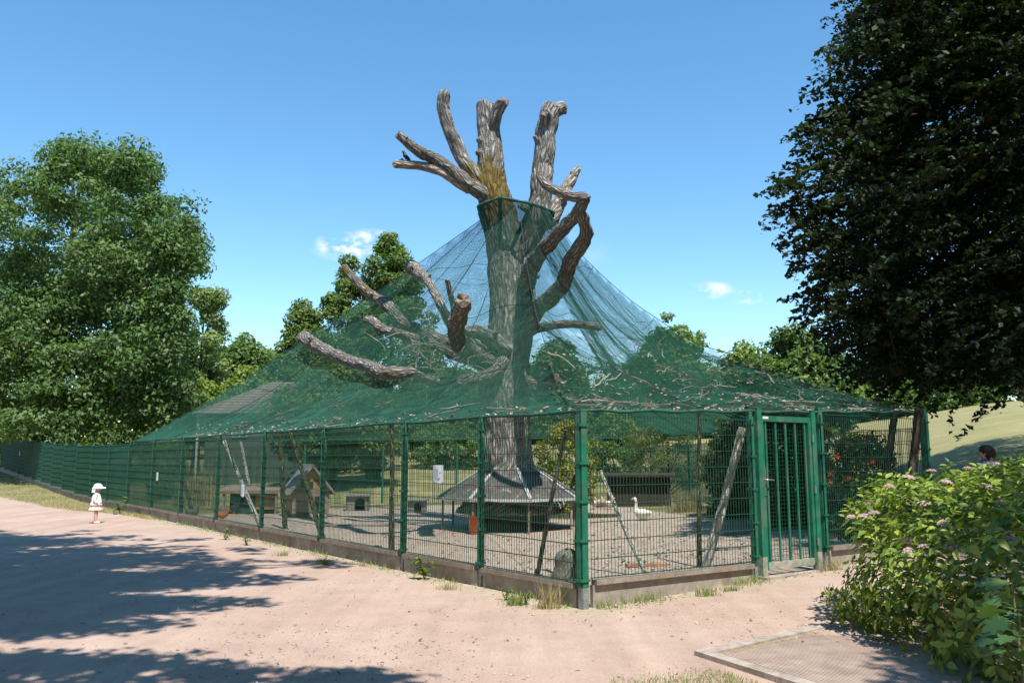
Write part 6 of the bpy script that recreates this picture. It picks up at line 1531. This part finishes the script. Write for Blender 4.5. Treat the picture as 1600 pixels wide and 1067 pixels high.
# ------------------------------------------------------------------ hydrangea
def hydrangea():
    rr = random.Random(31); cx, cy, cz_ = 5.72, 7.1, 0.52
    ax, ay, az = 2.5, 2.45, 1.12
    root = empty('hydrangea', (cx, cy, gzf(cx, cy)), 0, 'big leafy hydrangea bush with pinkish flower heads at the lower right', 'shrub')
    vars_ = leaf_variants('leaf', 'ovate', LM['hyd'], 8, 5)
    base_v, base_f = leaf_shape('ovate'); bv = np.array(base_v); bf = np.array(base_f)
    leaves = []; tips = []
    def surf(d, f=1.0):
        n = (abs(d.x) ** 3.2 + abs(d.y) ** 3.2 + abs(d.z) ** 3.2) ** (1 / 3.2); d = d / n
        lump = 1 + 0.10 * mnoise.noise(d * 2.2) + 0.07 * mnoise.noise(d * 5.0)
        return Vector((cx + d.x * ax * f * lump, cy + d.y * ay * f * lump, cz_ + d.z * az * f * lump))
    k = 0
    while k < 2100:
        d = Vector((rr.gauss(0, 1), rr.gauss(0, 1), rr.gauss(0, 1))).normalized()
        if d.z < -0.5 or (d.y > 0.55 and d.z < 0.2) or (d.x > 0.5 and d.z < 0.3): continue
        p = surf(d, rr.uniform(0.9, 1.03)); out = Vector((d.x / ax, d.y / ay, d.z / az * 1.2)).normalized()
        sh = (out + Vector((0, 0, 0.55)) + Vector((rr.gauss(0, .25), rr.gauss(0, .25), rr.gauss(0, .2)))).normalized()
        tips.append((p, sh, d)); k += 1
        u = sh.cross(Vector((0.3, 0.2, 1))).normalized(); w = sh.cross(u); a0 = rr.uniform(0, 6.28)
        for t in range(4):
            for s in (0, 1):
                a = a0 + t * 1.571 + s * math.pi; rad = u * math.cos(a) + w * math.sin(a)
                L = (0.062, 0.09, 0.105, 0.105)[t] * rr.uniform(0.75, 1.2)
                dirn = (rad + sh * (0.75 - 0.28 * t) + Vector((0, 0, -0.12 * t))).normalized()
                leaves.append((leaf_matrix(p - sh * (0.035 * t) + rad * 0.015, dirn, (sh + Vector((rr.gauss(0, .35), rr.gauss(0, .35), 0.3))).normalized(), L), L, rr.random()))
    for k in range(2600):     # inner leaves
        d = Vector((rr.gauss(0, 1), rr.gauss(0, 1), rr.gauss(0, 1))).normalized()
        if d.z < -0.45: continue
        p = surf(d, rr.uniform(0.62, 0.9)); L = rr.uniform(0.10, 0.16)
        leaves.append((leaf_matrix(p, Vector((rr.gauss(0, 1), rr.gauss(0, 1), rr.gauss(0, .5))), (d + Vector((0, 0, .6)) + Vector((rr.gauss(0, .5), rr.gauss(0, .5), 0))).normalized(), L), L, rr.random() * 0.6))
    def vis(mt):
        p = mt.translation; dd = p.y * _c + (p.z - CAMZ) * _s
        if dd < 0.5: return -1
        x = CX + FPX * p.x / dd; y = CY - FPX * (-p.y * _s + (p.z - CAMZ) * _c) / dd
        if not (1280 < x < 1600 and 690 < y < 1067): return -1
        q = p - Vector((cx, cy, cz_)); f = -(q.x * p.x + q.y * p.y) / (p.length * q.length + 1e-6)
        return f + 0.5 * q.z / (q.length + 1e-6) - 0.02 * dd
    order = sorted(range(len(leaves)), key=lambda i: -vis(leaves[i][0]) * (1.0 if i < 16800 else 0.2))
    ind = set(order[:300])
    V = []; F = []; T = []; off = 0
    bh = np.concatenate([bv, np.ones((len(bv), 1))], 1)
    rl = root.location
    for i, (mt, L, tn) in enumerate(leaves):
        if i in ind:
            o = link('leaf', vars_[int(tn * 7.99)], root); m2 = mt.copy(); m2.translation = mt.translation - rl; o.matrix_local = m2
        else:
            V.append((np.array(mt) @ bh.T).T[:, :3]); F.append(bf + off); T.append(np.full(len(bv), tn)); off += len(bv)
    fo = mesh_np('foliage', np.concatenate(V), np.concatenate(F), LM['hyd'], np.concatenate(T)); fix(fo, root); fo['kind'] = 'stuff'
    fo.data.polygons.foreach_set('use_smooth', np.ones(len(fo.data.polygons), bool))
    # stems
    mb = MB()
    for k in range(60):
        p, sh, d = tips[k * 7]; b = Vector((cx + d.x * 0.9, cy + d.y * 0.8, -0.02 + gzf(cx, cy)))
        tube(mb, [b, b.lerp(p, 0.55) + Vector((0, 0, 0.1)), p], [0.012, 0.009, 0.005], 5, 3)
    fix(mb.build('stems', plain('hydrangea_stem', (0.16, 0.13, 0.07), 0.8, 0.3, 9, 0)), root)
    # flower heads
    pet = leafmat('hydrangea_petal', (0.45, 0.24, 0.28), (0.66, 0.50, 0.50), 0.25, 0.7, (1.1, 0.9, 0.95)); cen = leafmat('hydrangea_bud', (0.40, 0.33, 0.16), (0.62, 0.50, 0.36), 0.2, 0.8)
    fl_ = [(1455, 716), (1548, 722), (1495, 742), (1410, 745), (1395, 770), (1370, 787), (1340, 805), (1450, 786), (1538, 762), (1560, 788), (1478, 765), (1350, 860), (1415, 872), (1442, 868), (1470, 835), (1488, 858), (1360, 790), (1335, 828), (1355, 885), (1590, 735), (1590, 842)]
    done = []
    for (fx, fy) in fl_:
        best = None
        for (p, sh, d) in tips:
            dd = p.y * _c + (p.z - CAMZ) * _s; x = CX + FPX * p.x / dd; y = CY - FPX * (-p.y * _s + (p.z - CAMZ) * _c) / dd
            q = (x - fx) ** 2 + (y - fy) ** 2 + 60 * dd * dd
            if (best is None or q < best[0]) and all((p - e).length > 0.08 for e in done): best = (q, p, sh)
        _, p, sh = best; done.append(p); sh = (sh + Vector((0, -0.3, 0.6))).normalized()
        fh = empty('flower_head'); COL.objects.unlink(fh); bpy.data.objects.remove(fh)
        u = sh.cross(Vector((1, 0.1, 0))).normalized(); w = sh.cross(u); VV = []; TT = []; R0 = rr.uniform(0.028, 0.055)
        for s_ in range(13):
            a = s_ * 2.4; r_ = R0 * (0.35 + 0.65 * math.sqrt((s_ + 0.5) / 13)); c = p + sh * (0.05 + 0.02 * (1 - (r_ / R0) ** 2)) + (u * math.cos(a) + w * math.sin(a)) * r_
            for q in range(4):
                b = q * 1.571 + a; e = (u * math.cos(b) + w * math.sin(b)); e2 = (u * math.cos(b + 1.571) + w * math.sin(b + 1.571)); z = 0.014
                VV.append([c, c + (e * 0.6 + e2 * 0.5) * z + sh * .004, c + e * z * 1.15, c + (e * 0.6 - e2 * 0.5) * z + sh * .004]); TT.append(rr.random())
        n_ = len(VV); o = mesh_np('flower_head', np.array([[tuple(q) for q in z] for z in VV]).reshape(-1, 3), np.arange(n_ * 4).reshape(n_, 4), pet, np.repeat(np.array(TT), 4)); fix(o, root)
        VV = []; TT = []
        for s_ in range(40):
            a = rr.uniform(0, 6.28); r_ = R0 * 0.75 * math.sqrt(rr.random()); c = p + sh * 0.055 + (u * math.cos(a) + w * math.sin(a)) * r_; z = 0.006
            VV.append([c - u * z, c + w * z + sh * z, c + u * z, c - w * z + sh * z]); TT.append(rr.random())
        n_ = len(VV); o2 = mesh_np('buds', np.array([[tuple(q) for q in z] for z in VV]).reshape(-1, 3), np.arange(n_ * 4).reshape(n_, 4), cen, np.repeat(np.array(TT), 4)); o2.parent = o; o2.matrix_parent_inverse = Matrix()
hydrangea()

# lobed-leaf sapling in the very front right
def sapling(base, h, n, label, seed, spread=0.5):
    rr = random.Random(seed); root = empty('maple_sapling', base, 0, label, 'plant')
    m = LM.setdefault('maple', leafmat('maple_leaf', (0.035, 0.085, 0.03), (0.09, 0.17, 0.05), 0.28, 0.45))
    vars_ = leaf_variants('leaf', 'palm', m, 5, seed); mb = MB(); st = plain('green_stem', (0.12, 0.14, 0.06), 0.7, 0.3, 9, 0)
    shoots = []
    for k in range(4):
        t = Vector((rr.uniform(-1, 1) * spread, rr.uniform(-.7, .7) * spread, h * rr.uniform(0.75, 1))); tube(mb, [(0, 0, -0.02), t * 0.5 + Vector((0, 0, .08)), t], [.012, .009, .005], 6, 3); shoots.append(t)
    for k in range(n):
        t = shoots[k % 4]; f = rr.uniform(0.3, 1.02); p = t * f + Vector((0, 0, .16 * f * (1 - f))); a = rr.uniform(0, 6.28); pet = Vector((math.cos(a), math.sin(a), .35)) * rr.uniform(0.06, 0.13)
        tube(mb, [p, p + pet * 0.6 + Vector((0, 0, .01)), p + pet], [.003, .0025, .002], 4, 2)
        o = link('leaf', vars_[k % 5], root); o.matrix_local = leaf_matrix(p + pet, Vector((math.cos(a), math.sin(a), rr.uniform(-.5, .1))), Vector((rr.gauss(0, .3), rr.gauss(0, .3) - .25, 1)).normalized(), rr.uniform(0.09, 0.15))
    mb.build('stems', st, root)
sapling(Vector((2.82, 4.75, 0)), 1.0, 56, 'dark lobed maple leaves rising at the right edge in front of the hydrangea', 41, 0.42)
sapling(Vector((2.50, 4.40, 0)), 0.2, 12, 'low lobed maple seedling at the bottom right corner', 42, 0.25)

# ------------------------------------------------------------------ ribbed slab with concrete frame
def slab():
    A = G(1085, 1026); B = G(1262, 986); D = G(1210, 1066)
    u = (B - A).normalized(); v = (D - A); v.z = 0; v = (v - u * 0).normalized()
    root = empty('ribbed_slab', (A.x, A.y, 0), 0, 'ribbed mat in a grey timber frame set into the path by the hydrangea', 'slab')
    gw = plain('grey_frame_timber', (0.37, 0.31, 0.255), 0.9, 0.3, 8, 0.5, dirt=(0.16, 0.13, 0.1), dirtamt=0.4); rib = plain('ribbed_mat', (0.41, 0.315, 0.255), 0.9, 0.25, 5, 0.3, dirt=(0.45, 0.34, 0.275), dirtamt=0.6); dirt = plain('dry_dirt', (0.28, 0.21, 0.13), 0.95, 0.35, 20, 0.6)
    LU, LV = 3.0, 2.0
    def quad(p, a, b, z0, z1): # prism on the plan parallelogram p, p+a, p+a+b, p+b
        q = [p, p + a, p + a + b, p + b]
        return [(w.x, w.y, z0) for w in q] + [(w.x, w.y, z1) for w in q], [(3, 2, 1, 0), (4, 5, 6, 7), (0, 1, 5, 4), (1, 2, 6, 5), (2, 3, 7, 6), (3, 0, 4, 7)]
    flip = u.cross(v).z < 0
    def addq(name, p, a, b, z0, z1, m):
        mb = MB(); vv, ff = quad(p, a, b, z0, z1)
        if flip: ff = [tuple(reversed(f)) for f in ff]
        mb.add(vv, ff); return fix(mb.build(name, m), root)
    segs = [(0, 0.52), (0.525, 1.35), (1.355, LU)]
    for s0, s1 in segs: addq('frame_board', A + u * s0, u * (s1 - s0), v * 0.14, -0.1, 0.052, gw)
    for s0, s1 in ((0.145, 0.9), (0.905, LV)): addq('frame_board', A + v * s0, v * (s1 - s0), u * 0.13, -0.1, 0.05, gw)
    addq('dirt_seam', A + u * 0.13 + v * 0.14, u * (LU - 0.13), v * 0.06, -0.1, 0.035, dirt)
    addq('mat', A + u * 0.13 + v * 0.2, u * (LU - 0.13), v * (LV - 0.2), -0.1, 0.030, rib)
    mb = MB()
    for k in range(86):
        p = A + u * (0.16 + 0.033 * k) + v * 0.205; vv, ff = quad(p, u * 0.016, v * (LV - 0.21), 0.0305, 0.0342)
        if flip: ff = [tuple(reversed(f)) for f in ff]
        mb.add(vv, ff)
    r_ = fix(mb.build('ribs', rib), root); r_['kind'] = 'stuff'
slab()

# ------------------------------------------------------------------ loose stones, crumbs and fallen leaves on the path
def pebbles():
    rs = np.random.RandomState(91); n = 9000
    px = rs.uniform(-40, 1640, n); py = 1090 - 230 * rs.rand(n) ** 0.75
    P_ = np.array([tuple(G(a, b)) for a, b in zip(px, py)])
    inL = (P_[:, 0] - C.x) * DL.y - (P_[:, 1] - C.y) * DL.x; inR = -(P_[:, 0] - C.x) * DR.y + (P_[:, 1] - C.y) * DR.x
    P_ = P_[(np.minimum(inL, inR) < -0.08)]; n = len(P_); P_[:, 2] = gz(P_[:, 0], P_[:, 1]) + 0.002
    s = rs.gamma(2.0, 0.0018, n) + 0.0016
    base = np.array([(1, 0, 0), (0, 1, 0), (-1, 0, 0), (0, -1, 0), (0, 0, 0.8), (0, 0, -0.5)]); f = np.array([(0, 1, 4), (1, 2, 4), (2, 3, 4), (3, 0, 4), (1, 0, 5), (2, 1, 5), (3, 2, 5), (0, 3, 5)])
    V = P_[:, None] + base[None] * s[:, None, None] * rs.uniform(0.6, 1.4, (n, 6, 1))
    o = mesh_np('loose_stones', V.reshape(-1, 3), (f[None] + 6 * np.arange(n)[:, None, None]).reshape(-1, 3), dryleaf('pink_chippings', (0.30, 0.20, 0.16), (0.58, 0.47, 0.40)), np.repeat(rs.rand(n), 6)); tag(o, 'loose pinkish stone chippings on the path', 'gravel', kind='stuff')
pebbles()
def pick_path(r):
    while True:
        p = G(r.uniform(0, 1320), r.uniform(880, 1066))
        if min((p.x - C.x) * DL.y - (p.y - C.y) * DL.x, -(p.x - C.x) * DR.y + (p.y - C.y) * DR.x) < -0.1: return p + Vector((0, 0, gzf(p.x, p.y) + 0.012))
litter('fallen_leaves', 320, pick_path, M['dry'], 0.008, 0.028, 8, 'few dry leaves lying on the gravel path')
def pick_fence(r):
    D, sg, mx = (DL, 1, 16) if r.random() < 0.6 else (DR, -1, 4.6)
    p = C + D * r.uniform(0.1, mx) + Vector((-D.y, D.x, 0)) * sg * (0.05 + abs(r.gauss(0, 0.16))); return Vector((p.x, p.y, gzf(p.x, p.y) + 0.012))
litter('plinth_litter', 900, pick_fence, M['dry'], 0.008, 0.03, 9, 'dry leaf litter gathered along the foot of the fence')
def pick_run(r):
    while True:
        p = G(r.uniform(420, 1200), r.uniform(790, 900))
        if min((p.x - C.x) * DL.y - (p.y - C.y) * DL.x, -(p.x - C.x) * DR.y + (p.y - C.y) * DR.x) > 0.2: return Vector((p.x, p.y, gzf(p.x, p.y) + 0.012))
litter('run_litter', 2600, pick_run, M['dry'], 0.012, 0.05, 10, 'straw bits and dry leaves on the sandy run')
